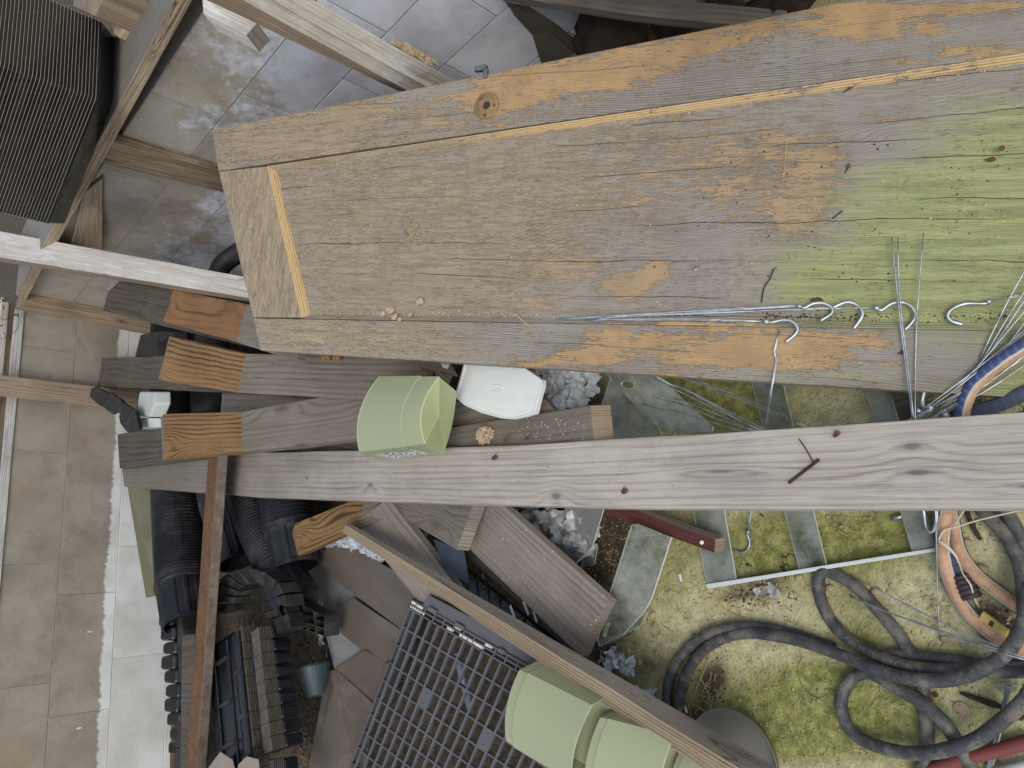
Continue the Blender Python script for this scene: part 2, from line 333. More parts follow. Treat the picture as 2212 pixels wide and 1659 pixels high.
MT['grey'] = wood('grey_timber', (126, 117, 104), (78, 70, 61), 46., .8, .45, .3, 3., (74, 62, 54), .3, (110, 100, 90))
MT['dark'] = wood('dark_grey_timber', (98, 90, 79), (62, 56, 49), 44., 1.5, .55, .35, 1.5, (58, 50, 44), .3, (92, 84, 74))
MT['stain'] = wood('stained_timber', (140, 108, 70), (72, 52, 34), 56., .6, 1.1, .25, 4., (112, 80, 54), .2, (166, 140, 106), .2, .25)
MT['stain2'] = wood('red_stained_timber', (138, 102, 68), (74, 50, 36), 44., 1.6, .95, .25, 3., (94, 64, 44), .2, (150, 118, 84), .2, .25)
MT['batten'] = wood('pale_batten_timber', (160, 142, 116), (92, 74, 56), 64., .9, .8, .25, .8, (92, 66, 48), .3, (120, 104, 86))
MT['wide'] = wood('brown_grey_timber', (140, 130, 118), (92, 83, 75), 40., .8, .55, .3, 1.2, (86, 66, 54), .35, (118, 102, 90), .5)
MT['white'] = wood('flaking_white_timber', (206, 198, 186), (158, 148, 134), 90., .8, .4, .4, .6, (110, 96, 84), .5, (150, 136, 116), .5, .5, .85, pale=(222, 218, 210))
MT['driftw'] = wood('rotting_timber', (172, 152, 128), (112, 94, 76), 80., 1., .5, .45, .6, (70, 56, 46), .5, (112, 90, 68), .7, .6)
MT['end'] = wood('end_grain', (140, 128, 114), (88, 78, 68), 120., 7., .7, .3, 0, (0, 0, 0), .4, (96, 86, 76), .2, .4)
MT['endpale'] = wood('pale_end_grain', (154, 136, 113), (104, 86, 68), 190., 4., .8, .2, 0, (0, 0, 0), .2, (150, 124, 96), .2, .3)
MT['red'] = wood('red_painted_timber', (104, 62, 54), (70, 42, 40), 60., 1., .4, .3, 0, (0, 0, 0), .4, (86, 66, 66), .2, .25, .55)
MT['rot'] = wood('black_rotted_timber', (158, 138, 112), (96, 78, 60), 80., 1., .6, .5, .6, (40, 34, 30), 1., (40, 34, 30), .8, .8)
MT['saw'] = wood('saw_marked_timber', (198, 194, 188), (134, 124, 112), 130., 1., .6, .4, 0, (0, 0, 0), .4, (146, 128, 108), .2, .5, pale=(216, 214, 210))
MT['greypaint'] = wood('grey_painted_timber', (124, 117, 107), (104, 96, 86), 20., 1., .3, .2, 0, (0, 0, 0), .3, (116, 104, 90), .1, .2, .6)
MT['black'] = plastic('black_tray_plastic', (24, 26, 31), .19, .06, (92, 86, 78))
MT['dustedge'] = plastic('dusty_black_edge', (84, 77, 67), .6, .5, (122, 111, 95), .2, .3, 30.)
MT['ribedge'] = plastic('brown_dusty_rim', (138, 126, 108), .8, .5, (60, 54, 50), .2, .2, 26.)
MT['pipe'] = plastic('black_pipe_plastic', (32, 33, 37), .42, .5, (86, 81, 74), .15, .3, 9.)
MT['cell'] = plastic('dirty_black_plastic', (38, 37, 36), .4, .5, (92, 85, 75), .15, .4, 14.)
MT['crate'] = plastic('slate_crate_plastic', (94, 93, 95), .55, .28, (132, 126, 116), .1, .25, 12.)
MT['cratewhite'] = plastic('dried_paint_on_plastic', (214, 204, 188), .7, .6, (150, 132, 110), .3, .3, 30.)
MT['green'] = plastic('sage_green_plastic', (158, 162, 124), .33, .25, (138, 138, 116), .03, .5, 9.)
MT['greenin'] = plastic('pale_green_plastic_base', (184, 190, 142), .4, .1, (170, 180, 130), .03, .5, 9.)
MT['lid'] = plastic('white_lid_plastic', (220, 222, 216), .35, .22, (176, 160, 132), .05, .5, 16.)
MT['white_p'] = plastic('grey_white_plastic', (190, 194, 186), .4, .4, (140, 134, 120), .05, .5, 12.)
MT['print'] = plastic('white_print', (232, 236, 240), .5, .1)
MT['olive'] = plastic('olive_strip_plastic', (98, 95, 70), .5, .4, (96, 90, 66))
MT['teal'] = plastic('teal_pot_plastic', (50, 66, 70), .45, .4, (100, 100, 94))
MT['yellow'] = plastic('yellow_clip_plastic', (196, 170, 92), .4, .3, (150, 128, 74))
MT['redpipe'] = plastic('red_hose_rubber', (124, 66, 60), .55, .4, (96, 62, 56), .15, .3)
MT['connector'] = plastic('ribbed_connector_plastic', (60, 50, 50), .5, .35, (92, 82, 78), .1, .4, 30.)
MT['cord'] = plastic('pale_cord', (208, 196, 170), .8, .2)
MT['leaf'] = plastic('green_leaf', (66, 84, 36), .5, .2, (96, 100, 50))
MT['stone'] = plastic('crumbly_mortar', (188, 166, 138), .95, .5, (150, 128, 102), .8, .1, 30.)
MT['pebble'] = plastic('pebble_stone', (168, 152, 118), .8, .5, (120, 104, 76), .4, .2, 30.)
MT['straw'] = plastic('dry_straw', (186, 162, 112), .85, .4, (120, 98, 66), .3, .1, 30.)
MT['bark'] = plastic('dark_bark', (66, 54, 46), .95, .5, (104, 88, 74), .9, .1, 50.)
MT['leafdry'] = plastic('dry_brown_leaf', (104, 78, 54), .85, .4, (70, 52, 38), .4, .2, 30.)
MT['card'] = plastic('torn_grey_card', (146, 134, 122), .9, .4, (120, 108, 96), .3, .1)
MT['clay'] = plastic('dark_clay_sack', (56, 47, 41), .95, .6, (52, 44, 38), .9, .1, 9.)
MT['dgreen'] = plastic('dark_green_pot_plastic', (44, 56, 48), .6, .5, (58, 58, 50))
MT['greydisc'] = plastic('grey_dusty_saucer', (120, 116, 104), .5, .5, (96, 92, 80), .1, .4)
MT['black_rub'] = plastic('black_crinkled_rubber', (52, 49, 47), .8, .6, (92, 86, 78), .4, .2, 20.)
MT['nail'] = plastic('rusty_nail', (96, 60, 50), .8, .5, (60, 40, 36))
MT['label'] = plastic('white_paper_label', (222, 220, 206), .8, .2)
MT['ink'] = plastic('dark_ink', (50, 48, 46), .8, .1)
MT['dirtfill'] = plastic('dry_soil_crumbs', (128, 112, 92), .95, .7, (86, 74, 60), .8, .1, 60.)
MT['acrylic'] = clear('dusty_clear_acrylic', (196, 200, 196), .5, .08, (190, 190, 180), 1.0, 8.)
MT['acrylic_edge'] = clear('highlighted_acrylic_edge', (232, 236, 232), .1, .15, (210, 210, 200), .15)  # pale tint paints bright highlights onto the cut edges
MT['poly'] = clear('brown_dusty_polycarbonate', (96, 86, 76), .12, .3, (116, 106, 95), .13, 4.)
MT['film'] = clear('cloudy_polycarbonate', (150, 150, 150), .3, .16, (160, 156, 150), .55, 6.)
def metal(name, col, rough, rust=0.):
    m = M(name); v = m.shift(m.obj()); n = m.noise(v, 40., 5., .7); c = m.mix(m.rng(n, .35, .7), lin(col), lin(tuple(int(k * .72) for k in col)))
    if rust: c = m.mix(m.rng(m.noise(v, 22., 5., .7), .5, .6), c, lin((112, 72, 46)))
    m.bump(n, .1, .0005); return m.fin(c, rough, .85, .5)
MT['galv'] = metal('galvanised_wire', (206, 210, 216), .42)
MT['hook'] = metal('dull_aluminium_tube', (196, 200, 200), .42)
MT['steel'] = metal('grey_steel_strip', (150, 152, 154), .5)
def rust_mat():
    m = M('rusted_steel'); v = m.obj(); n = m.noise(v, 18., 6., .7); n2 = m.noise(v, 140., 4., .7)
    c = m.mix(m.rng(n, .35, .65), lin((112, 82, 56)), lin((82, 60, 46))); c = m.mix(m.mul(m.rng(n2, .48, .62), .7), c, lin((160, 112, 66))); c = m.mix(m.mul(m.rng(m.vor(v, 160.), .2, .08), .7), c, lin((50, 38, 32)))
    m.bump(n2, .8, .002); return m.fin(c, .85, .0, .3)
MT['rust'] = rust_mat()
def rust_grey():
    m = M('grey_rusting_steel'); v = m.obj(); n = m.noise(v, 26., 6., .7); c = m.mix(m.rng(n, .35, .65), lin((116, 104, 92)), lin((92, 78, 66))); m.bump(n, .4, .001); return m.fin(c, .75, 0, .3)
MT['rust2'] = rust_grey()
def hose_mat(name, kind):
    m = M(name); v = m.uv(); x = m.sep(v); ov = m.obj(); n = m.noise(ov, 22., 6., .7); n2 = m.noise(ov, 90., 4., .6)
    if kind == 'black':
        c = m.mix(m.rng(n, .42, .66), lin((66, 66, 67)), lin((118, 112, 101))); c = m.mix(m.mul(m.rng(n2, .55, .68), .55), c, lin((30, 31, 36)))
        st = m.mul(m.rng(m.math('ABSOLUTE', m.math('SUBTRACT', x[1], .22)), .05, .02), m.rng(n, .48, .56)); c = m.mix(m.mul(st, .7), c, lin((128, 104, 52)))
        c = m.mix(m.mul(m.rng(m.vor(ov, 130.), .12, .05), .6), c, lin((150, 142, 124)))
        m.bump(m.addn(n, n2), .25, .001); return m.fin(c, .58, 0, .35)
    top, side = (.62, .34) if kind == 'blue' else (.5, .0)
    rib = m.math('MULTIPLY_ADD', m.math('SINE', m.mul(m.addn(m.mul(x[0], 70.), m.mul(x[1], 1.)), 6.2832)), .5, .5)
    blue = m.mix(m.math('POWER', rib, 3.), lin((68, 82, 120)), lin((92, 106, 142))); blue = m.mix(m.mul(m.rng(n, .45, .7), .4), blue, lin((92, 92, 100)))
    if kind == 'tan': blue = m.mix(.7, blue, lin((84, 86, 92)))
    tan = m.mix(m.rng(n, .35, .65), lin((198, 160, 126)), lin((172, 134, 104))); tan = m.mix(m.mul(m.rng(n2, .56, .7), .4), tan, lin((120, 86, 62)))
    # the sun-bleached side of the hose, an angle range round it
    tw = m.mul(m.rng(x[0], .26, .46), -.22) if kind == 'blue' else 0.
    e = m.addn(m.math('ABSOLUTE', m.math('SUBTRACT', m.math('FRACT', m.addn(m.addn(x[1], .5 - (.76 if kind == 'blue' else .98)), tw)), .5)), m.mul(m.math('SUBTRACT', n, .5), .12))
    wd = .13
    on = m.rng(x[0], .2, .34) if kind == 'tan' else 1.
    c = m.mix(m.mul(m.rng(e, wd + .07, wd + .03), on), blue, lin((196, 190, 168))); c = m.mix(m.mul(m.rng(e, wd + .02, wd - .01), on), c, tan)
    m.bump(m.addn(m.mul(n2, .6), m.mul(rib, .3)), .2, .001); return m.fin(c, .55, 0, .3)
MT['hose'] = hose_mat('dusty_black_rubber', 'black')
MT['hoseblue'] = hose_mat('peeled_blue_hose', 'blue')
MT['hosetan'] = hose_mat('bleached_tan_hose', 'tan')
def bag_mat():
    m = M('crumpled_white_film'); v = m.obj(); n = m.noise(v, 14., 6., .65); c = m.mix(m.rng(n, .3, .7), lin((200, 203, 206)), lin((156, 156, 152)))
    m.bump(n, .5, .004); return m.fin(c, .35, 0, .5)
MT['bag'] = bag_mat()

# ------------------------------------------------------------------ ground
def blob(x, y, L): 
    s = 0.
    for (bx, by, rx, ry, wt) in L:
        d = ((x - bx) / rx) ** 2 + ((y - by) / ry) ** 2
        if d < 6: s += wt * math.exp(-d * .9)
    return s
ALG = [(1620, 1170, 90, 70, .9), (1800, 1170, 130, 70, 1.), (1930, 1150, 90, 70, .8), (1470, 1160, 60, 60, .7), (1440, 1260, 45, 60, .5), (1560, 860, 160, 90, 1.2), (1700, 1530, 230, 80, 1.), (1780, 1480, 120, 60, .8), (1850, 1300, 70, 60, .7), (1880, 1380, 80, 40, .6), (1780, 1600, 200, 60, .8), (2050, 1640, 100, 40, .7), (2190, 1240, 50, 60, .5), (1960, 1520, 40, 60, .7), (2130, 1560, 60, 50, .5), (1200, 1500, 200, 160, 1.), (2000, 870, 150, 60, .7), (2060, 1430, 120, 50, .6), (1650, 1250, 80, 40, .5), (2200, 1500, 50, 60, .4)]
DRT_SHADE = [(1450, 60, 300, 70, 1.3), (1290, 1180, 70, 90, 1.), (1240, 900, 120, 100, .9), (1310, 1050, 60, 100, .8), (1540, 1470, 40, 50, .8), (1600, 1285, 90, 30, .7), (1500, 1570, 60, 40, .7), (1690, 1255, 60, 22, .6), (1400, 1430, 60, 40, .5), (1330, 1500, 90, 60, .5), (2130, 1310, 50, 60, .55), (2180, 1370, 60, 50, .8), (1990, 1225, 40, 20, .5), (2030, 1320, 40, 40, .3)]  # first blob paints in the dark shade behind the door, the others are dirt
def make_ground():
    xs = [-30, -12, -6] + [-3.6 + i * .035 for i in range(146)] + [2.2, 5, 14, 30]
    ys = [-30, -12, -5, -2.6] + [-1.8 + i * .035 for i in range(112)] + [3, 6, 14, 30]
    mb = MB(); idx = {}; A = []; D = []
    for j, y in enumerate(ys):
        for i, x in enumerate(xs):
            inside = WX - .1 < x < 1.6 and -1.8 < y < WY + .1
            z = ground(x, y) if inside else (.0 if x > WX else .2)
            if inside and x > -1.2: z += .004 * mnoise.noise(Vector((x * 7, y * 7, 3)))
            idx[i, j] = len(mb.v); mb.v.append(Vector((x, y, z)))
            u, v = proj((x, y, z)) if inside and x < .5 else (-9e3, -9e3)
            A.append(blob(u, v, ALG)); D.append(max(blob(u, v, DRT_SHADE), sstep(-1.05, -1.45, x) * 1.1))
    for j in range(len(ys) - 1):
        for i in range(len(xs) - 1): mb.face((idx[i, j], idx[i + 1, j], idx[i + 1, j + 1], idx[i, j + 1]))
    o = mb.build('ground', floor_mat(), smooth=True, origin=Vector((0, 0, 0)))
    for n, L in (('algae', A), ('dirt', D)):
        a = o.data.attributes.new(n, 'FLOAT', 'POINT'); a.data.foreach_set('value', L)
    struct(o)
make_ground()

# ------------------------------------------------------------------ dwarf block walls
def box_mesh(name, sx, sy, sz, mat):
    mb = MB(); mb.box((0, 0, 0), (sx, 0, 0), (0, sy, 0), (0, 0, sz)); o = mb.build(name, mat, origin=Vector((0, 0, 0)), bevel=.0008); return o
def wall(name, label, mat, mortar, axis, zs, perps, lo, hi, th=.1):
    mb = MB(); d = -.0006
    if axis == 'y': mb.box((WX - th, lo, -.1), (th + d, 0, 0), (0, hi - lo, 0), (0, 0, zs[0] + .1))
    else: mb.box((lo, WY - d, -.1), (hi - lo, 0, 0), (0, th, 0), (0, 0, zs[0] + .1))
    root = mb.build(name, mortar); tag(root, label, 'wall')
    pool = {}
    for k in range(len(zs) - 1):
        z1, z0 = zs[k] - .0022, zs[k + 1] + .0022
        cuts = sorted([c for c in perps[k] if lo < c < hi]); cuts = [lo] + cuts + [hi]
        for a, b in zip(cuts[:-1], cuts[1:]):
            if b - a < .05: continue
            key = (round(b - a, 2), round(z1 - z0, 3)); jit = random.uniform(.0004, .0022)
            if key not in pool:
                me = box_mesh('block', .05 if axis == 'y' else key[0] - .0045, key[0] - .0045 if axis == 'y' else .05, key[1], mat); o = me; pool[key] = o
            else: o = pool[key].copy(); COL.objects.link(o)
            loc = Vector((WX - .05 + jit, a + .00225, z0)) if axis == 'y' else Vector((a + .00225, WY - jit, z0))
            o.parent = root; o.location = loc - root.location
    return root
def ticks(a, step, n=14): return [a + step * i for i in range(-n, n + 1)]
ly = lambda x, y: PX(x, y, WX).y
bx = lambda x, y: PY(x, y, WY).x
p1 = ly(117, 1215); st = p1 - ly(110, 1473)
p2 = ly(150, 1043)
left_wall = wall('block_wall', 'grey concrete block wall with a white painted strip along its foot', block_mat('grey_block_white_foot', .585, (166, 156, 141), (142, 132, 117), (162, 132, 92), 0), mortar_mat(.585), 'y',
                 [.966, .756, .546, .338, .13, -.08], [ticks(p1, st), ticks(p2, st), ticks(p1 + .06, st), ticks(p2, st), ticks(p1, st)], -1.9, WY)
q1, q2, q3 = bx(390, 222), bx(540, 208), bx(780, 188)
back_wall = wall('block_wall', 'whitewashed concrete block wall behind the top edge of the door', block_mat('whitewashed_block', None, (176, 166, 150), (152, 142, 127), (140, 114, 84), .95), mortar_mat(None), 'x',
                 [.985, .788, .594, .402, .21, .02], [ticks(q1, .43), ticks(q2, .43), ticks(q3, .43), ticks(q2, .43), ticks(q1, .43)], WX, 1.4)

# ------------------------------------------------------------------ timber of the frame on the walls
def board(name, label, cat, st, th, mat, ends=None, segm=None, group=None, bev=.0025, step=.09, endpx=None, jit=.0008, parent=None):
    """top face given by stations [tx,ty,bx,by,z(,zb)] in picture positions and heights, or [Vector, Vector]"""
    rows = []
    for s_ in st:
        if len(s_) == 2: rows.append((Vector(s_[0]), Vector(s_[1])))
        else: rows.append((P(s_[0], s_[1], s_[4]), P(s_[2], s_[3], s_[5] if len(s_) > 5 else s_[4])))
    ax = ((rows[-1][0] + rows[-1][1]) - (rows[0][0] + rows[0][1])).normalized()
    n = ax.cross(rows[0][1] - rows[0][0]).normalized()
    ctr = (rows[0][0] + rows[-1][1]) / 2
    if n.dot(C0 - ctr) < 0: n = -n
    full = []; mats = []
    for k in range(len(rows) - 1):
        L = ((rows[k + 1][0] + rows[k + 1][1]) - (rows[k][0] + rows[k][1])).length / 2; m_ = max(1, int(L / step))
        for i in range(m_):
            t = i / m_; j = 0 if (i == 0 and k == 0) else jit
            full.append([rows[k][q].lerp(rows[k + 1][q], t) + Vector((random.uniform(-j, j), random.uniform(-j, j), random.uniform(-j, j))) for q in (0, 1)]); mats.append(segm[k] if segm else 0)
    full.append(list(rows[-1]))
    mb = MB(); R = []; us = []; L = 0
    for k, (a, b) in enumerate(full):
        if k: L += ((a + b) - (full[k - 1][0] + full[k - 1][1])).length / 2
        us.append(L); ba, bb = a - n * th, b - n * th
        if endpx and k in (0, len(full) - 1):
            e = endpx[0] if k == 0 else endpx[1]
            if e: ba = ba + e[0] * ax * th; bb = bb + e[0] * ax * th
        R.append(mb.add((a, b, bb, ba)))
    wd = (full[0][1] - full[0][0]).length
    for k in range(len(full) - 1):
        A, B = R[k], R[k + 1]; u0, u1 = us[k], us[k + 1]; mm = mats[k]
        for (i, j, v0, v1) in ((0, 1, 0, wd), (1, 2, wd, wd + th), (2, 3, wd + th, 2 * wd + th), (3, 0, 2 * wd + th, 2 * wd + 2 * th)):
            mb.face((A[i], A[j], B[j], B[i]), mm, [(u0, v0), (u0, v1), (u1, v1), (u1, v0)])
    ne = len(mat) if isinstance(mat, list) else 1
    e0 = ne if ends else 0
    mb.face(R[0][::-1], e0, [(.3, 0), (.3, th), (.3 + wd * .2, th), (.3 + wd * .2, 0)] if 0 else [(0, .3), (th, .3), (th, .3 + wd), (0, .3 + wd)])
    mb.face(R[-1], e0, [(0, .3), (0, .3 + wd), (th, .3 + wd), (th, .3)])
    # outward faces
    mats_ = (mat if isinstance(mat, list) else [mat]) + ([ends] if ends else [])
    o = mb.build(name, mats_, parent, bevel=bev)
    bm = bmesh.new(); bm.from_mesh(o.data); bmesh.ops.recalc_face_normals(bm, faces=bm.faces); bm.to_mesh(o.data); bm.free()
    if label: tag(o, label, cat, group)
    return o
def bar3(name, label, cat, A, B, th_extra, mats, group=None, bev=.002, step=.1):
    """bar seen on two faces: A, B = three world points (upper edge, near ridge, lower edge) at either end"""
    mb = MB(); A = list(map(Vector, A)); B = list(map(Vector, B)); A.append(A[0] + A[2] - A[1]); B.append(B[0] + B[2] - B[1])
    L = (B[1] - A[1]).length; n = max(1, int(L / step)); R = []
    for k in range(n + 1):
        t = k / n; j = .0007 if 0 < k < n else 0
        R.append(mb.add([A[q].lerp(B[q], t) + Vector((random.uniform(-j, j), random.uniform(-j, j), random.uniform(-j, j))) for q in range(4)]))
    w1, w2 = (A[1] - A[0]).length, (A[2] - A[1]).length
    for k in range(n):
        u0, u1 = k * L / n, (k + 1) * L / n
        for (i, j, v0, v1, mm) in ((0, 1, 0, w1, 0), (1, 2, w1, w1 + w2, 1), (2, 3, 1, 1 + w1, 0), (3, 0, 2, 2 + w2, 1)):
            mb.face((R[k][i], R[k][j], R[k + 1][j], R[k + 1][i]), mm, [(u0, v0), (u0, v1), (u1, v1), (u1, v0)])
    mb.face(R[0][::-1], 2, [(0, 0), (0, w2), (w1, w2), (w1, 0)]); mb.face(R[-1], 2, [(0, 0), (w1, 0), (w1, w2), (0, w2)])
    o = mb.build(name, mats, bevel=bev)
    bm = bmesh.new(); bm.from_mesh(o.data); bmesh.ops.recalc_face_normals(bm, faces=bm.faces); bm.to_mesh(o.data); bm.free()
    return tag(o, label, cat, group)

# sill on the back wall
yf = WY - .035
a0, a1 = PY(406, 0, yf), PY(84, 600, yf); b0, b1 = PY(377, 0, yf), PY(62, 585, yf)
zb = (a0.z + a1.z) / 2; zt = (b0.z + b1.z) / 2
def sillpt(x, y, z): return Vector((x, y, z))
ex = (b0 - b1).normalized()
s0, s1 = b1 - ex * .25, b0 + ex * 1.6
mb = MB(); d0 = a0 - b0; d1 = a1 - b1
f0, f1 = s0 + d1, s1 + d0
dp = Vector((0, .3, .0))
i = mb.add([s0, s1, s1 + dp, s0 + dp, f0, f1, f1 + dp, f0 + dp]); LL = (s1 - s0).length
mb.face((i[0], i[1], i[2], i[3]), 0, [(0, 0), (LL, 0), (LL, .3), (0, .3)]); mb.face((i[4], i[5], i[1], i[0]), 1, [(0, 0), (LL, 0), (LL, .03), (0, .03)])
mb.face((i[7], i[6], i[5], i[4]), 1); mb.face((i[5], i[6], i[2], i[1]), 1); mb.face((i[7], i[4], i[0], i[3]), 1); mb.face((i[6], i[7], i[3], i[2]), 1)
sill = tag(mb.build('window_sill', [MT['greypaint'], MT['driftw']], bevel=.002), 'grey painted timber sill with a bare front edge on the back wall', 'sill')
SZ = zt
# plate on the left wall: saw-marked face, brown ledge and white rail above it
xf = WX + .008
def strip(name, label, cat, x, pa, pb, qa, qb, depth, mat):
    a, b, c, d = PX(*pa, x), PX(*pb, x), PX(*qb, x), PX(*qa, x)
    e = (b - a) ; a, b = a - e * .0, b + e * 1.2; e2 = (c - d); c = c + e2 * 1.2
    return board(name, label, cat, [[d, a], [c, b]], depth, mat)
strip('wall_plate', 'whitish saw-marked timber plate on top of the left wall', 'timber', xf, (54, 664), (15, 1106), (34, 660), (-5, 1100), .09, MT['saw'])
strip('sill_rail', 'dark brown recessed rail above the saw-marked wall plate', 'timber', xf - .03, (37, 655), (-2, 1100), (18, 655), (-22, 1096), .07, MT['driftw'])
strip('sill_rail', 'flaking white outer rail at the very edge of the left wall', 'timber', xf - .005, (20, 655), (-21, 1100), (4, 640), (-38, 1096), .06, MT['white'])
cx = WX + .045
board('corner_post', 'weathered timber post standing in the corner of the two walls', 'post', [[PX(48, 622, cx), PX(36, 661, cx)], [PX(336, 672, cx), PX(345, 719, cx)]], .06, MT['driftw'], MT['end'])
# ------------------------------------------------------------------ the old door
DP = [P(2212, -76, .125), P(2212, 860, .085), P(562, 757, .755)]
DN = (DP[1] - DP[0]).cross(DP[2] - DP[0]).normalized()
if DN.z < 0: DN = -DN
def D(x, y, off=0.): return PPL(x, y, DP[0] + DN * off, DN)
DU = (D(2212, 860) - D(562, 757)).normalized(); DV = DN.cross(DU)
DO = D(457, 280)
def duv(p): q = p - DO; return (q.dot(DU), q.dot(DV))
PAINT = [(600, 300, 170, 60, .75), (780, 240, 120, 30, .5), (1060, 215, 90, 45, .6), (1150, 200, 110, 40, .4), (1260, 150, 130, 26, .7), (1190, 170, 100, 30, .6), (1420, 115, 130, 26, .7), (1540, 85, 120, 25, .65), (1340, 190, 60, 20, .5), (1420, 150, 50, 25, .5), (1700, 55, 130, 20, .65), (1850, 60, 60, 34, .7), (1860, 20, 150, 18, .8), (1925, 62, 18, 18, .9), (2000, 60, 50, 18, .9), (2080, 20, 150, 12, .7), (2150, 8, 90, 10, .6), (2110, 112, 110, 12, .9), (1960, 132, 50, 10, .8), (1800, 155, 16, 14, .8), (940, 265, 40, 18, .4),
         (760, 480, 240, 190, .3), (1000, 420, 260, 140, .32), (1180, 590, 130, 45, .5), (1230, 540, 60, 60, .25), (1420, 580, 26, 24, 1.1), (1356, 622, 34, 26, 1.1), (1395, 600, 20, 20, .6), (1420, 330, 160, 110, .32), (1600, 300, 140, 50, .25), (1700, 330, 100, 60, .35), (1760, 410, 80, 60, .5), (1790, 330, 40, 40, .3), (1640, 430, 90, 60, .25), (1300, 440, 120, 60, .3), (1540, 400, 100, 60, .25), (1100, 660, 120, 14, .6), (1880, 250, 60, 10, .5), (1870, 580, 30, 14, .6), (1880, 620, 16, 12, .7), (1700, 480, 60, 50, .5),
         (680, 725, 130, 30, .55), (900, 745, 140, 35, .4), (1290, 760, 60, 34, .75), (1180, 785, 110, 18, .55), (1330, 720, 40, 16, .6), (1480, 772, 120, 24, .6), (1420, 735, 60, 16, .6), (1600, 730, 150, 30, .55), (1640, 770, 120, 24, .6), (1780, 745, 90, 28, .6), (1880, 735, 50, 16, .7), (1760, 790, 120, 14, .6), (1500, 700, 220, 6, .6), (1400, 815, 160, 10, .4)]
ALGD = [(2060, 480, 260, 240, .45), (1930, 600, 160, 90, .45), (2180, 560, 120, 120, .4), (2120, 300, 160, 120, .25), (2190, 700, 60, 30, .4), (2010, 585, 230, 100, .75), (2170, 480, 130, 130, .8), (1880, 640, 150, 45, .8), (1730, 610, 130, 60, .35), (2120, 640, 120, 50, .8), (2000, 430, 200, 80, .35), (2180, 350, 90, 70, .4), (2210, 840, 60, 60, .9), (2080, 845, 120, 16, .55), (1680, 812, 260, 12, .45), (2000, 500, 100, 60, .4), (1700, 560, 60, 40, .2), (2210, 230, 80, 40, .2)]
DUST = [(650, 480, 320, 260, 1.), (560, 320, 200, 60, .8), (950, 420, 260, 150, .75), (640, 720, 190, 50, .9), (900, 740, 160, 40, .6), (1150, 380, 200, 80, .5), (850, 640, 240, 40, .7), (1400, 250, 200, 40, .25)]
def attrs(o, base=(0., 0., 0.)):
    o_ = o; L = wloc(o); A, B, Cc = [], [], []
    for v in o.data.vertices:
        x, y = proj(v.co + L); A.append(blob(x, y, PAINT) + base[0]); B.append(blob(x, y, ALGD) + base[1]); Cc.append(min(1, blob(x, y, DUST) + base[2]))
    for n, K in (('paint', A), ('algae', B), ('dust', Cc)):
        a = o.data.attributes.new(n, 'FLOAT', 'POINT'); a.data.foreach_set('value', K)
def slab(name, cor, off, th, nu, nv, mat, parent, base=(0., 0., 0.), rough=0., turn=False, label=None):
    """piece of the door: picture corners TL, TR, BR, BL on the door plane shifted by off, th thick"""
    c = [D(x, y, off) for x, y in cor]; mb = MB(); I = {}
    for j in range(nv + 1):
        for i in range(nu + 1):
            p = c[0].lerp(c[1], i / nu).lerp(c[3].lerp(c[2], i / nu), j / nv)
            if rough and 0 < i < nu and 0 < j < nv: p = p + DN * rough * mnoise.noise(p * 9)
            I[i, j] = mb.add([p])[0]
    fu = (lambda p: duv(p)[::-1]) if turn else duv
    for j in range(nv):
        for i in range(nu):
            q = (I[i, j], I[i, j + 1], I[i + 1, j + 1], I[i + 1, j]); mb.face(q, 0, [fu(mb.v[k]) for k in q])
    rim = [I[i, 0] for i in range(nu + 1)] + [I[nu, j] for j in range(1, nv + 1)] + [I[i, nv] for i in range(nu - 1, -1, -1)] + [I[0, j] for j in range(nv - 1, 0, -1)]
    low = mb.add([mb.v[k] - DN * th for k in rim]); n = len(rim)
    for k in range(n):
        k2 = (k + 1) % n; q = (rim[k], rim[k2], low[k2], low[k]); u = [fu(mb.v[t]) for t in q]; u[2] = (u[2][0], u[2][1] + th); u[3] = (u[3][0], u[3][1] + th); mb.face(q, 0, u)
    mb.face(low[::-1], 0, [fu(mb.v[t]) for t in low[::-1]])
    o = mb.build(name, mat, parent, bevel=.0025)
    bm = bmesh.new(); bm.from_mesh(o.data); bmesh.ops.recalc_face_normals(bm, faces=bm.faces); bm.to_mesh(o.data); bm.free()
    attrs(o, base)
    if label: o['label'] = label
    return o
door = empty('door', 'large weathered timber door with peeling orange paint lying across the heap', 'door', D(1200, 560, -.05))
mS, mP, mM = door_mat('peeling_door_frame', 'stile'), door_mat('peeling_door_panel', 'panel'), door_mat('painted_moulding', 'mould')
XR = 2300
ln = lambda a, b, x: a[1] + (b[1] - a[1]) * (x - a[0]) / (b[0] - a[0])
t0 = lambda x: ln((457, 280), (2212, -76), x); t1 = lambda x: ln((560, 360), (2212, 115), x); t2 = lambda x: ln((590, 366), (2212, 130), x)
k2 = lambda x: ln((655, 676), (2212, 694), x); k3 = lambda x: ln((655, 691), (2212, 715), x); k4 = lambda x: ln((562, 757), (2212, 860), x)
slab('stile', [(457, 280), (XR, t0(XR)), (XR, t1(XR)), (471, 369)], 0, .042, 150, 14, mS, door, (.08, 0, 0), .0012)
slab('stile', [(546, 687), (XR, k3(XR)), (XR, k4(XR)), (562, 757)], 0, .042, 150, 12, mS, door, (.12, 0, 0), .0012)
slab('rail', [(472, 370), (577, 358.5), (651, 686), (546, 685.5)], -.0008, .041, 24, 40, mS, door, (.55, 0, .75), .0008, True)
slab('panel', [(576, 360), (XR, t1(XR) + 3), (XR, k3(XR) - 3), (648, 687)], -.014, .012, 190, 70, mP, door, (.16, 0, .3), .003)
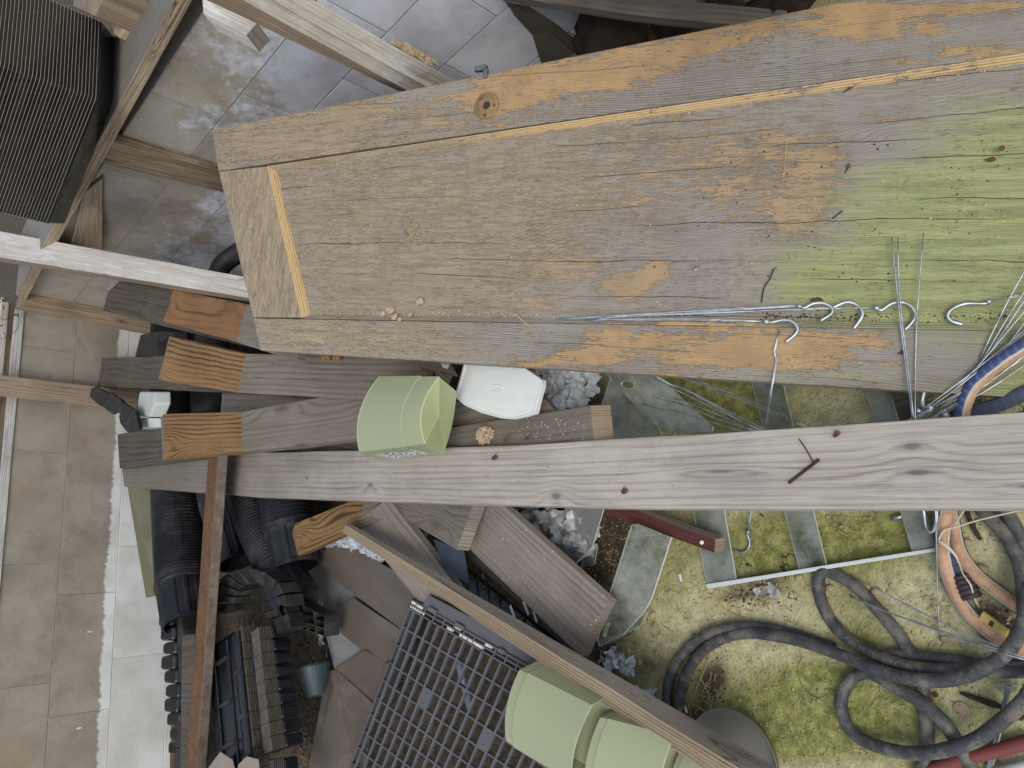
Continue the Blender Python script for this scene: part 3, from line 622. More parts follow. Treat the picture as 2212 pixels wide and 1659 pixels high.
def mould(a, b, c, d, base, n=90):
    mb = MB(); R = []; st_ = [0, .22, .3, .5, .58, .8, .86, 1.]; hh = [0, -.001, -.0035, -.0045, -.0075, -.0085, -.0125, -.0135]
    for i in range(n + 1):
        A = D(a[0] + (b[0] - a[0]) * i / n, a[1] + (b[1] - a[1]) * i / n); B = D(d[0] + (c[0] - d[0]) * i / n, d[1] + (c[1] - d[1]) * i / n)
        R.append(mb.add([A.lerp(B, s_) + DN * (h_ + .0004) for s_, h_ in zip(st_, hh)]))
    ax = (mb.v[R[-1][0]] - mb.v[R[0][0]]).normalized()
    for i in range(n):
        for k in range(len(st_) - 1):
            q = (R[i][k], R[i][k + 1], R[i + 1][k + 1], R[i + 1][k]); mb.face(q, 0, [((mb.v[t] - DO).dot(ax), (mb.v[t] - DO).dot(ax.cross(DN))) for t in q])
    o = mb.build('moulding', mM, door); bm = bmesh.new(); bm.from_mesh(o.data); bmesh.ops.recalc_face_normals(bm, faces=bm.faces); bm.to_mesh(o.data); bm.free()
    # make it face up
    if o.data.polygons[0].normal.dot(DN) < 0: o.data.flip_normals()
    attrs(o, base); return o
mould((577, 359), (XR, t1(XR)), (XR, t2(XR)), (592, 365), (.75, 0, -.25), 120)
mould((577, 359), (651, 687), (664, 679), (592, 365), (.95, 0, -1.2), 30)
mould((651, 688), (XR, k3(XR) + .5), (XR, k2(XR)), (664, 679), (.1, .05, .1), 120)
# spindle rose with screws
def ring_on(c, prof, n=28, sq=1.):
    mb = MB(); R = []
    for r, h in prof: R.append(mb.add([c + (DU * math.cos(6.28319 * j / n) + DV * math.sin(6.28319 * j / n)) * r + DN * h for j in range(n)]))
    for k in range(len(prof) - 1):
        for j in range(n):
            j2 = (j + 1) % n; mb.face((R[k][j], R[k][j2], R[k + 1][j2], R[k + 1][j]))
    mb.face(R[-1]); return mb
rc = D(1052, 229)
rose = ring_on(rc, [(.0305, 0), (.0305, .003), (.028, .0052), (.018, .0058), (.0165, .009), (.0125, .0092), (.011, .004), (.0075, .0035), (.007, -.006)]).build('spindle_rose', plastic('paint_flaked_iron', (150, 118, 80), .7, .8, (92, 84, 74), .4, .3, 60.), door, smooth=True)
ring_on(rc, [(.0085, .0036), (.0084, .0038)], 18).build('spindle_hole_shade', MT['ink'], rose)  # ink-dark disc standing in for the shade down the spindle hole
for dx, dy in ((-13, -14), (15, -2), (-5, 20)):
    ring_on(D(1052 + dx, 229 + dy, .005), [(.004, 0), (.0035, .0018), (.001, .001)], 10).build('screw', MT['nail'], rose)
mb = MB(); mb.box(D(1028, 158, -.012), DU * .03, DV * .012, DN * .012); mb.box(D(1046, 152, -.004), DU * .012, -DV * .02, DN * .008); mb.build('latch', MT['steel'], door, bevel=.001)
for x0 in (700, 722):
    mb = MB(); mb.tube([D(x0, 771, -.022), D(x0 + 17, 772, -.022)], .008, 12); mb.build('hinge_knuckle', MT['rust'], door, smooth=False)
# nail standing proud of the panel, splits are in the material
mb = MB(); mb.tube([D(2164, 320, -.014), D(2164, 320, .004)], .0022, 8); mb.tube([D(2164, 320, .003), D(2164, 320, .0055)], .005, 10); mb.build('nail', MT['nail'], door)

# ------------------------------------------------------------------ loose glazing bars over the walls
bar3('glazing_bar', 'long flaking white glazing bar ending beneath the lower left corner of the door', 'glazing bar', [P(-60, 488, 1.16), P(-60, 546, 1.16), P(-60, 556, 1.12)], [P(575, 606, .71), P(575, 650, .70), P(575, 658, .675)], 0, [MT['white'], MT['driftw'], MT['end']], 'glazing bars leaning on the walls')
T1a = [P(470, -50, 1.12), P(420, -22, 1.12), P(405, -15, 1.09)]
bar3('glazing_bar', 'broad pale rebated glazing bar with a rotted patch, crossing the back wall to the door', 'glazing bar', [PT(530, -85, P(465, -31, 1.125), .03), P(465, -31, 1.125), PT(440, -1, P(465, -31, 1.125), .03)], [PT(1000, 184, P(905, 210, .535), .02), P(905, 210, .535), PT(874, 203, P(905, 210, .535), .03)], 0, [MT['white'], MT['driftw'], MT['end']], 'glazing bars leaning on the walls')
mbb = MB()
_a, _b = P(470, -4, 1.117), P(905, 204, .523)   # raised fillet along its middle
o1 = bpy.data.objects[[o.name for o in S.objects if o.get('label', '').startswith('broad pale')][0]]
_f0 = (PT(508, -67, P(465, -31, 1.125), .012), PT(492, -53, P(465, -31, 1.125), .004)); _f1 = (PT(960, 195, P(905, 210, .535), .002), PT(942, 200, P(905, 210, .535), -.004))
mbb.box(_f0[1], _f1[1] - _f0[1], _f0[0] - _f0[1], Vector((0, 0, .012))); mbb.build('fillet', MT['white'], o1, bevel=.002)
mbb = MB()
for k in range(46):
    t = random.random(); s_ = random.uniform(-1, 1); x = 845 + 95 * t; y = 88 + 52 * t + s_ * (9 - 5 * abs(t - .5))
    tt = (x - 495) / 440; c = PT(x, y, P(465, -31, 1.125).lerp(P(905, 210, .535), tt), .008); r = random.uniform(.004, .009)
    mbb.prism([c + Vector((math.cos(a) * r * random.uniform(.6, 1.2), math.sin(a) * r * random.uniform(.6, 1.2), random.uniform(-.003, .003))) for a in (0, 1.3, 2.4, 3.6, 5.)], (0, 0, -.012))
stuff(mbb.build('rotten_putty', MT['stone'], o1))
board('glazing_bar', 'dark grey glazing bar half hidden behind the top edge of the door', 'glazing bar', [[1050, -40, 920, -25, .50], [1240, 118, 1165, 148, .17]], .035, MT['dark'], MT['end'], group='glazing bars leaning on the walls')
board('timber_bar', 'grey bar lying across the dark gap above the top edge of the door', 'timber', [[1080, -60, 1080, -10, .46], [1340, -12, 1340, 28, .37], [1700, 22, 1700, 66, .23]], .03, MT['grey'], MT['end'])
yb = WY - .03
board('timber_bar', 'rotting blackened bar fixed to the back wall under the sill', 'timber', [[PY(232, 300, yb), PY(205, 350, yb)], [PY(500, 377, yb), PY(500, 420, yb)]], .028, MT['rot'], MT['end'])
board('timber_bar', 'peeling brown offcut hanging under the sill by the tray stack', 'timber', [[PY(222, 385, yb + .01), PY(178, 420, yb + .01)], [PY(222, 545, yb + .01), PY(150, 545, yb + .01)]], .02, MT['driftw'], MT['end'])
xb = WX + .05
board('glazing_bar', 'narrow brown glazing bar resting on the left wall plate', 'glazing bar', [[PX(-40, 804, xb + .03), PX(-40, 846, xb + .03)], [PX(300, 846, xb), PX(296, 886, xb)]], .03, MT['driftw'], MT['end'], group='glazing bars leaning on the walls')
board('timber_stub', 'sawn timber block resting on the sill at the top of the picture', 'timber', [[436, -12, 438, 28, 1.05], [556, 48, 532, 76, .99]], .05, MT['white'], MT['grey'])

# ------------------------------------------------------------------ the heap of boards
GB = 'planks in the timber heap'
def kpos(L):
    out = []
    for x, y, ra, rb_ in L:
        zs = [(258, .585), (553, .505), (830, .44), (1106, .378), (1286, .335), (1659, .262), (2212, .17)]
        z = .4
        for (a, za), (b, zb2) in zip(zs[:-1], zs[1:]):
            if a <= x <= b: z = za + (zb2 - za) * (x - a) / (b - a)
        p = P(x, y, z); A = P(258, 975, .585); ax = (P(2212, 890, .17) - A).normalized(); q = p - A; u = q.dot(ax); out.append((u, (q - ax * u).length, ra, rb_))
    return out
KN = kpos([(1895, 962, .026, .013), (1912, 1036, .034, .012), (1155, 1058, .02, .018), (772, 1018, .016, .012), (640, 1000, .012, .01), (1498, 1000, .05, .006), (480, 1040, .02, .012), (2150, 1086, .03, .006)])
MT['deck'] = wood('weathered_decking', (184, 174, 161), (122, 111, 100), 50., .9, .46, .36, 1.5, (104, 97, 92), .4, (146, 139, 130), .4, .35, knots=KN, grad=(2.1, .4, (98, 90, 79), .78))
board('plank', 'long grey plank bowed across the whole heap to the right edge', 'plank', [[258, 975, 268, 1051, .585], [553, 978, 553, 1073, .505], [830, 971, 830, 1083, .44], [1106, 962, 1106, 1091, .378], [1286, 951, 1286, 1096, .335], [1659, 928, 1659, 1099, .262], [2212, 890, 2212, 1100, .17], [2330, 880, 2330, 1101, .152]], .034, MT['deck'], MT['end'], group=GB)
g1 = 'planks with stained ends'
board('plank', 'plank with a reddish stained end, the uppermost of three, tucked under the door corner', 'plank', [[374, 625, 353, 695, .76], [534, 657, 510, 739, .705], [650, 668, 640, 780, .67]], .03, [MT['stain2'], MT['grey']], MT['end'], [0, 1], g1, endpx=[(-1.3,), None])
board('plank', 'plank with an ochre stained end, the middle one of three', 'plank', [[368, 726, 344, 821, .745], [531, 764, 513, 848, .68], [920, 770, 920, 872, .44]], .032, [MT['stain'], MT['grey']], MT['end'], [0, 1], g1, endpx=[(-1.6,), None])
board('plank', 'plank with a knotted brown stained end running under the green planter', 'plank', [[352, 894, 357, 989, .73], [521, 889, 525, 976, .665], [793, 839, 773, 948, .49], [880, 824, 860, 938, .43]], .032, [MT['stain'], MT['grey']], MT['end'], [0, 1, 1], g1, endpx=[(-1.6,), None])
board('plank', 'dark grey plank end leaning on the wall just under the white glazing bar', 'plank', [[240, 605, 222, 671, .70], [420, 634, 408, 718, .65], [640, 668, 640, 775, .60]], .03, MT['dark'], MT['end'], group=GB)
board('plank', 'dark grey plank beneath the ochre stained plank', 'plank', [[221, 773, 211, 834, .665], [493, 764, 493, 848, .59], [700, 770, 700, 862, .49]], .03, MT['dark'], MT['end'], group=GB)
board('plank', 'short grey plank end between the knotted brown end and the long bowed plank', 'plank', [[253, 938, 258, 1012, .63], [430, 905, 438, 990, .56]], .028, MT['dark'], MT['end'], group=GB)
board('plank', 'brownish plank lying low between the middle and lower stained planks', 'plank', [[480, 840, 470, 960, .50], [720, 838, 720, 990, .41]], .028, MT['wide'], MT['end'], group=GB)
board('plank', 'dark plank showing in the gap above the long bowed plank beside the planter', 'plank', [[590, 935, 600, 1000, .47], [860, 930, 860, 985, .41]], .02, MT['dark'], MT['end'], group=GB)
board('plank', 'grey plank with pale sawn end grain beside the crumbly mortar lump', 'plank', [[900, 935, 890, 1010, .40], [1276, 875, 1284, 953, .325]], .03, MT['grey'], MT['endpale'], group=GB, endpx=[None, (1.1,)])
board('plank', 'brown plank partly covered by the white lid', 'plank', [[940, 872, 930, 940, .37], [1168, 853, 1206, 895, .315]], .025, MT['wide'], MT['end'], group=GB)
board('batten', 'dark rebated batten stub between door edge and planter, the upper one', 'batten', [[890, 760, 905, 792, .47], [965, 770, 985, 806, .43]], .022, MT['grey'], MT['end'])
board('batten', 'dark rebated batten stub touching the white lid, the lower one', 'batten', [[930, 765, 946, 800, .45], [984, 795, 972, 826, .42]], .022, MT['grey'], MT['end'])
board('plank', 'stained plank with a large dark knot beside the black pipes', 'plank', [[637, 1130, 617, 1214, .42], [788, 1070, 776, 1142, .375], [830, 1054, 826, 1122, .355]], .03, [MT['stain'], MT['grey']], MT['end'], [0, 1], GB, endpx=[(-1.6,), None])
board('plank', 'plain brown-grey plank between the knotted stained end and the slim batten', 'plank', [[838, 1076, 764, 1130, .372], [1015, 1304, 945, 1350, .215]], .024, MT['wide'], MT['end'], group=GB)
board('plank', 'grooved grey decking end pointing out below the long plank', 'plank', [[860, 1050, 800, 1078, .345], [1034, 1056, 986, 1188, .325]], .02, MT['grey'], MT['end'], group=GB, endpx=[None, (1.3,)])
board('plank', 'wide brown-grey plank sloping down to the floor beside the clear sheets', 'plank', [[1046, 1056, 902, 1078, .30], [1314, 1296, 1253, 1419, .135]], .02, MT['wide'], MT['end'], group=GB, endpx=[None, (.7,)])
board('plank', 'dark plank hidden directly beneath the wide brown-grey plank', 'plank', [[1030, 1076, 880, 1090, .25], [1306, 1318, 1262, 1426, .10]], .03, MT['dark'], MT['end'], group=GB)
bar3('batten', 'long slim pale batten lying diagonally over the crate', 'batten', [P(752, 1128, .425), P(746, 1134, .43), P(738, 1149, .40)], [P(1700, 1668, .165), P(1640, 1683, .168), P(1560, 1690, .13)], 0, [MT['dark'], MT['batten'], MT['endpale']])
bar3('rusty_bar', 'rusty square steel bar crossing the long plank and the black trays', 'steel bar', [P(452, 950, .575), P(473, 950, .60), P(495, 950, .575)], [P(398, 1720, .51), P(421, 1720, .545), P(442, 1720, .51)], 0, [MT['rust'], MT['rust2'], MT['rust']], bev=.003)
rb = bar3('red_bar', 'dark red painted square bar with a pale cut end and a screw hole', 'timber', [P(1290, 1060, .10), P(1262, 1062, .102), P(1258, 1092, .075)], [P(1568, 1161, .062), P(1546, 1165, .064), P(1543, 1195, .034)], 0, [MT['dark'], MT['red'], MT['endpale']], bev=.0015)
c = P(1516, 1172, .055); vd = (C0 - c).normalized(); mb = MB(); mb.tube([c - vd * .004, c + vd * .0035], .0045, 12); mb.build('screw_hole_plug', MT['label'], rb)
# ------------------------------------------------------------------ stack of seed trays on the sill
def zdrop(a, z, xt):                     # height at which the vertical through picture point a reaches column xt
    q = P(a[0], a[1], z); lo, hi = z - .6, z + .6
    f = lambda zz: proj((q.x, q.y, zz))[0]
    for i in range(50):
        mid = (lo + hi) / 2
        if f(mid) > xt: lo = mid         # higher points lie further to the left
        else: hi = mid
    return (lo + hi) / 2
def rounded(cs, r, n=4):
    out = []; K = len(cs)
    for i in range(K):
        a, b, c = cs[i - 1], cs[i], cs[(i + 1) % K]; u = (a - b).normalized(); w_ = (c - b).normalized()
        p, q = b + u * r, b + w_ * r
        for k in range(n + 1): t = k / n; out.append(p.lerp(b, t).lerp(b.lerp(q, t), t))
    return out
zb_ = SZ + .003; zr_ = zb_ + .075
Sp, Tp, Bp = P(206, 212, zr_), P(213, 40, zr_), P(97, 486, zr_)
Tp = Sp + (Tp - Sp); e1 = (Tp - Sp); e2 = (Bp - Sp)
Dp_ = Tp + e2
s2, t2_, b2 = P(246, 222, zb_), P(249, 78, zb_), P(138, 486, zb_); d2 = t2_ + (b2 - s2)
def loop(mb, A, B, m=0, close=True):
    n = len(A)
    for i in range(n):
        j = (i + 1) % n; mb.face((A[i], A[j], B[j], B[i]), m)
ctr_ = (Sp + Dp_) / 2
def off(L, d): return [p + (p - ctr_).normalized() * d for p in L]
rimo = rounded([Bp, Sp, Tp, Dp_], .013, 6); boto = rounded([b2, s2, t2_, d2], .013, 6)
zz1 = zdrop((206, 212), zr_, 0.); pitch = (zz1 - zr_) / 25.; eh = pitch * .17
def rim_mesh(full):
    mb = MB(); top = rimo
    a = mb.add(off(top, -.004)); b = mb.add(off(top, .0012)); c = mb.add([p - Vector((0, 0, eh)) for p in off(top, .0014)]); d = mb.add([p - Vector((0, 0, eh + .0001)) for p in off(top, .0)])
    e = mb.add([p - Vector((0, 0, pitch - .0003)) for p in off(top, -.0014)])
    loop(mb, a, b, 0); loop(mb, b, c, 1); loop(mb, c, d, 1); loop(mb, d, e, 0)
    if full:
        f = mb.add(boto); loop(mb, e, f, 0); mb.face(f[::-1], 0)
        for t in (.2, .45): # drainage ribs on the two near sides
            for A_, B_, C_, D_ in ((Sp, Tp, s2, t2_), (Sp, Bp, s2, b2)):
                for s_ in (t, t + .42):
                    q = (A_ + (B_ - A_) * s_).lerp(C_ + (D_ - C_) * s_, .98); q2 = (A_ + (B_ - A_) * s_).lerp(C_ + (D_ - C_) * s_, .6); ed = (B_ - A_).normalized() * .012; o_ = (q - ctr_); o_.z = 0; o_ = o_.normalized() * .007
                    mb.prism([q - ed, q + ed, q2 + ed * .6, q2 - ed * .6], o_)
    o = mb.build('seed_tray', [MT['black'], MT['ribedge']], origin=Vector((Sp.x, Sp.y, zr_)))
    return o
GT = 'seed trays nested in the tall stack on the sill'
tr0 = tag(rim_mesh(True), 'lowest black seed tray, its whole smooth side showing at the foot of the stack', 'seed tray', GT)
tr1 = rim_mesh(False); tr1.location.z += pitch; tag(tr1, 'black ridged seed tray nested in the tall stack on the sill', 'seed tray', GT)
for k in range(2, 40):
    o = tr1.copy(); COL.objects.link(o); o.location = tr0.location + Vector((random.uniform(-.0003, .0003), random.uniform(-.0003, .0003), pitch * k))
# window post and stone block standing on the sill
mb = MB(); mb.prism([P(203, 33, SZ + .05), P(298, -40, SZ + .05), P(272, 52, SZ + .03), P(256, 82, SZ + .03)], (0, 0, -.06)); tag(mb.build('stone_block', MT['stone'], bevel=.004), 'pale stone block standing on the sill behind the tray stack', 'block')
mb = MB(); mb.prism([P(160, -30, SZ + .12), P(232, -40, SZ + .12), P(206, 36, SZ + .1), P(158, 14, SZ + .1)], (0, 0, -.14)); tag(mb.build('window_post', MT['driftw'], bevel=.003), 'brown broken post stump between the tray stack and the stone block', 'post')
# creeper at the corner of the frame
cr = empty('creeper', 'green creeper growing in at the corner of the left wall plate', 'plant', PX(10, 690, WX + .02))
mb = MB(); mb.tube(spline([PX(-12, 640, WX + .03), PX(4, 690, WX + .05), PX(38, 680, WX + .04), PX(36, 712, WX + .05), PX(6, 732, WX + .05)]), .0012, 5); mb.build('stem', MT['leaf'], cr)
for k in range(16):
    x, y = random.choice([(4, 652), (10, 664), (2, 676), (8, 690), (3, 705), (16, 646), (36, 676), (4, 718)]); c = PX(x + random.uniform(-6, 6), y + random.uniform(-6, 6), WX + random.uniform(.02, .06))
    u = Vector((random.uniform(-1, 1), random.uniform(-1, 1), random.uniform(-.6, .6))).normalized(); v_ = u.cross(Vector((.6, -.2, .7))).normalized(); L = random.uniform(.007, .014)
    mb = MB(); i = mb.add([c - u * L, c - v_ * L * .55 + Vector((0, 0, .002)), c + u * L * .4, c + u * L, c + v_ * L * .55 + Vector((0, 0, .002))]); mb.face((i[0], i[1], i[2])); mb.face((i[1], i[3], i[2])); mb.face((i[2], i[3], i[4])); mb.face((i[0], i[2], i[4])); mb.build('leaf', MT['leaf'], cr)

# ------------------------------------------------------------------ black drainage pipes
def pipe(label, pts, r, collar=None, pitch_=.0125, name='drain_pipe', group='black corrugated drain pipes', n=28):
    path = spline(pts, pitch_ / 4); L = len(path)
    rr = [r * (1 + .03 * (1 if (k % 4) in (1, 2) else -1) + .02 * mnoise.noise(Vector(path[k]) * 4)) for k in range(L)]
    mb = MB(); rows = mb.tube(path, rr, n, cap=False)
    mb.face(rows[0][::-1])
    if not collar: mb.face(rows[-1], 0)
    o = mb.build(name, MT['pipe'], smooth=False); tag(o, label, 'pipe', group)
    if collar:
        cp = spline([Vector(q) for q in collar], .008); K = len(cp)
        mb = MB(); nn = 64
        def rf(k, j):
            t = k / (K - 1)
            if t < .1: return 1.07
            g = (.5 + .5 * math.cos(j / nn * 2 * math.pi * 12)); e = min(1, max(0, (t - .12) / .08)) * min(1, max(0, (.96 - t) / .06))
            return 1.03 - .05 * e * (1 if g > .42 else 0)
        rows = mb.tube(cp, [r * (1 - .06 * k / K) for k in range(K)], nn, cap=False, rf=rf)
        e_ = (cp[-1] - cp[-2]).normalized(); inn = mb.add([mb.v[i].lerp(cp[-1], .1) for i in rows[-1]]); dp_ = mb.add([mb.v[i].lerp(cp[-1], .12) - e_ * .07 for i in rows[-1]])
        loop(mb, rows[-1], inn); loop(mb, inn, dp_); mb.face(dp_)
        bm_o = mb.build('collar', MT['pipe'], o)
    return o
pipe('black corrugated drain pipe lying closest along the left wall', [P(378, 600, .415), P(374, 760, .415), P(374, 870, .415), P(381, 1106, .415), P(392, 1262, .415)], .092, [P(391, 1258, .415), P(395, 1282, .415), P(404, 1348, .415)])
pipe('black corrugated drain pipe between the wall pipe and the slanting pipe', [P(452, 660, .42), P(453, 760, .42), P(455, 900, .42), P(468, 1060, .41), P(488, 1130, .40)], .07, [P(486, 1126, .40), P(494, 1150, .40), P(512, 1216, .39)])
pipe('black corrugated drain pipe slanting towards the cell trays', [P(510, 960, .43), P(532, 1050, .43), P(562, 1142, .42), P(606, 1232, .41)], .07, [P(603, 1226, .41), P(614, 1250, .41), P(646, 1298, .405)])
pipe('black drain pipe with a fluted collar beside the knotted stained plank', [P(605, 980, .405), P(612, 1060, .40), P(622, 1130, .395)], .078, [P(621, 1124, .395), P(626, 1150, .39), P(640, 1226, .385)])
pipe('thin black ribbed hose showing between the white glazing bar and the door', [P(545, 530, .60), P(500, 556, .60), P(474, 584, .60), P(462, 640, .56)], .032, None, .008, 'ribbed_hose')
pipe('dark ribbed pipe end poking out beneath the door at the stained planks', [P(585, 690, .50), P(560, 745, .50), P(520, 790, .5)], .05, None, .009, 'ribbed_hose')
mb = MB(); a = [P(303, 723, .62), P(338, 715, .62), P(338, 772, .62), P(291, 771, .62)]; mb.prism(a, (.05, 0, -.1)); tag(mb.build('black_box', MT['cell'], bevel=.004), 'black plastic box corner against the white paint between two plank ends', 'box')
mb = MB(); mb.prism([PX(275, 1050, WX + .06), PX(330, 1050, WX + .12), PX(349, 1268, WX + .12), PX(343, 1286, WX + .11), PX(315, 1291, WX + .05)], (-.006, 0, -.004)); tag(mb.build('olive_strip', MT['olive'], bevel=.0015), 'olive plastic strip leaning against the white foot of the left wall', 'strip')
g_ = empty('gutter_joint', 'pale grey moulded plastic joint wedged between the plank ends', 'pipe fitting', P(310, 890, .60))
mb = MB(); mb.prism([P(301, 846, .66), P(334, 846, .66), P(334, 872, .66), P(322, 901, .655), P(296, 900, .655), P(293, 888, .66)], (.02, 0, -.05)); mb.build('body', MT['white_p'], g_, bevel=.006)
mb = MB(); mb.prism([P(298, 903, .65), P(322, 903, .65), P(320, 924, .645), P(300, 928, .645)], (.02, 0, -.05)); mb.build('socket', MT['white_p'], g_, bevel=.004)
g_ = empty('rubber_strap', 'crumpled black rubber strap hooked over the brown glazing bar end', 'strap', P(245, 885, .70))
for poly, z in (([(197, 838), (207, 834), (232, 848), (226, 862), (213, 876), (193, 857)], .715), ([(222, 862), (236, 846), (262, 862), (252, 886), (240, 893), (214, 874)], .705), ([(246, 856), (293, 886), (284, 900), (258, 896), (240, 872)], .698), ([(256, 896), (292, 888), (300, 926), (273, 933), (258, 914)], .69)):
    mb = MB(); mb.prism([P(x, y, z + random.uniform(-.008, .008)) for x, y in poly], (-.012, 0, -.02)); mb.build('fold', MT['black_rub'], g_, bevel=.005)

# ------------------------------------------------------------------ black cell trays at the lower left
def tray_stack(TLp, TRp, BLp, z, nrim, depth, ncell, labtop, lab, group, cups=None, lean=0.):
    o_ = P(*TLp, z); zl = zdrop(TLp, z, TRp[0]); far = P(*BLp, z); e = (far - o_); L = e.length; e.normalize(); dz = (z - zl) / nrim
    inn = Vector((e.y, -e.x, 0)); inn = inn if inn.x < 0 else -inn
    mb = MB(); cl = L / ncell
    for k in range(ncell): mb.box(o_ + e * (k * cl + .0012) , e * (cl - .0024), inn * .05, Vector((0, 0, -dz * .5)), 0)
    mb.box(o_ + inn * .004 + Vector((0, 0, -dz * .05)), e * L, inn * (depth - .004), Vector((0, 0, -dz * .4)), 1)
    mb.box(o_ + inn * .002 + Vector((0, 0, -dz * .5)), e * L, inn * .05, Vector((0, 0, -dz * .5)), 1)
    t0_ = mb.build('cell_tray', [MT['dustedge'], MT['black']], origin=o_.copy()); tag(t0_, labtop, 'cell tray', group)
    last = None
    for k in range(1, nrim):
        o = t0_.copy(); COL.objects.link(o); o.location = o_ + Vector((random.uniform(-.001, .001), random.uniform(-.0015, .0015), -dz * k)); o['label'] = lab; last = o
    return o_, e, inn, L, dz, zl, last, t0_
o_, e, inn, L, dz, zl, last, topA = tray_stack((522, 1351), (552, 1349), (558, 1700), .50, 9, .24, 9, 'top cell tray of the taller stack, its ribbed back facing up beside the rusty bar', 'black cell tray nested in the taller stack beside the rusty bar', 'cell trays nested in the taller stack')
# long channels and cross bars on the back of the uppermost tray
for k, (d0_, wd_) in enumerate(((.008, .03), (.052, .03), (.088, .062), (.158, .02), (.19, .04))):
    mb = MB(); mb.box(o_ + inn * d0_ + e * .012 + Vector((0, 0, -.001)), e * (L - .03), inn * wd_, Vector((0, 0, .009 if k % 2 else .014))); mb.build('channel', MT['black'], topA, bevel=.004)
for t in (.14, .42, .68, .9):
    mb = MB(); mb.box(o_ + inn * (.086 + .0) + e * (L * t), e * .012, inn * .075, Vector((0, 0, .021))); mb.build('cross_bar', MT['cell'], topA, bevel=.002)
for t in (.27, .55, .8):
    mb = MB(); mb.box(o_ + inn * .006 + e * (L * t), e * .014, inn * .045, Vector((0, 0, .017))); mb.build('cross_bar', MT['cell'], topA, bevel=.002)
for t in range(14):
    mb = MB(); mb.box(o_ + inn * random.choice((.045, .083, .155, .182)) + e * (L * (t + .5) / 14.5), e * .006, inn * .01, Vector((0, 0, .012))); mb.build('stud', MT['black'], topA)
zB = zl + .035
o2, e_2, in2, L2, dz2, zl2, lastB, topB = tray_stack((558, 1354), (587, 1357), (588, 1622), zB, 9, .06, 9, 'top cell tray of the lower stack with cups showing', 'black cell tray nested in the lower stack with cups showing', 'cell trays nested in the lower stack')
def cup_row(o0, e, inn, L, n, zt, zbm, parent, out=0.):
    cl = L / n
    for k in range(n):
        mb = MB(); q = o0 + e * (k * cl + cl * .04) - inn * out; q.z = zt; w_ = e * cl * .92; h_ = Vector((0, 0, zbm - zt))
        tp = [q + w_ * .0, q + w_, q + w_ + inn * .05, q + inn * .05]; bt = [p + h_ + (w_ * .06 if i in (0, 3) else -w_ * .06) + (inn * .012 if i < 2 else -inn * .01) for i, p in enumerate(tp)]
        i = mb.add(tp + bt)
        for f in ((0, 1, 2, 3), (7, 6, 5, 4), (0, 4, 5, 1), (1, 5, 6, 2), (2, 6, 7, 3), (3, 7, 4, 0)): mb.face([i[t] for t in f])
        mb.build('cup', MT['black'], parent, bevel=.007, bseg=3)
zc = zdrop((586, 1357), zl2, 628)
cup_row(o2, e_2, in2, L2, 9, zl2, zc, lastB); lastB['label'] = 'lowest cell tray of the lower stack, its row of shiny cups showing'
o3, e3, in3, L3, dz3, zl3, last3, top3 = tray_stack((590, 1640), (614, 1640), (600, 1760), zB - .03, 6, .05, 3, 'top cell tray of the small stack at the bottom edge', 'black cell tray in the small stack at the bottom edge', 'cell trays at the bottom edge')
cup_row(o3, e3, in3, L3, 3, zl3, zl3 - .05, last3); last3['label'] = 'lowest cell tray of the small stack at the bottom edge, with shiny cups'
g_ = empty('plug_tray', 'black plug tray on edge against the white wall foot, pockets in a row', 'plug tray', P(375, 1460, .40))
for k in range(12):
    t = k / 11; x = 358 + 26 * t + 3 * math.sin(k * 2.1); y = 1276 + 340 * t
    c = P(x, y, .465 - .02 * t); mb = MB()
    for a_ in range(5): pass
    sx_ = random.uniform(.9, 1.15); w1_ = .056 * random.uniform(.9, 1.08)
    q = [c + Vector((-.06 * sx_, -w1_ / 2 * .8, .012)), c + Vector((-.06 * sx_, w1_ / 2 * .8, .012)), c + Vector((.03, w1_ / 2, .0)), c + Vector((.03, -w1_ / 2, .0))]
    mb.prism(q, (.008, random.uniform(-.004, .004), -.075)); mb.build('pocket', MT['black'], g_, bevel=.012, bseg=3)
mb = MB(); mb.prism([P(376, 1264, .455), P(394, 1360, .45), P(412, 1680, .42), P(392, 1680, .42), P(384, 1400, .45)], (.01, 0, -.09)); mb.build('tray_edge', MT['cell'], g_, bevel=.002)
mb = MB()
for k, (x, y, r_) in enumerate(((385, 1590, 22), (386, 1645, 24))):
    c = P(x, y, .45); mb.tube([c + Vector((.0, 0, -.06)), c], r_ * .0019, 20)
stuff_ = mb.build('round_rim', MT['black'], g_)
mb = MB(); mb.prism([P(393, 1376, .475), P(404, 1371, .485), P(419, 1370, .475), P(417, 1480, .475), P(407, 1700, .465), P(388, 1700, .47)], (0, 0, -.03)); tag(mb.build('grey_strip', MT['dark'], bevel=.003), 'dark grey strip leaning between plug tray and rusty bar', 'strip')
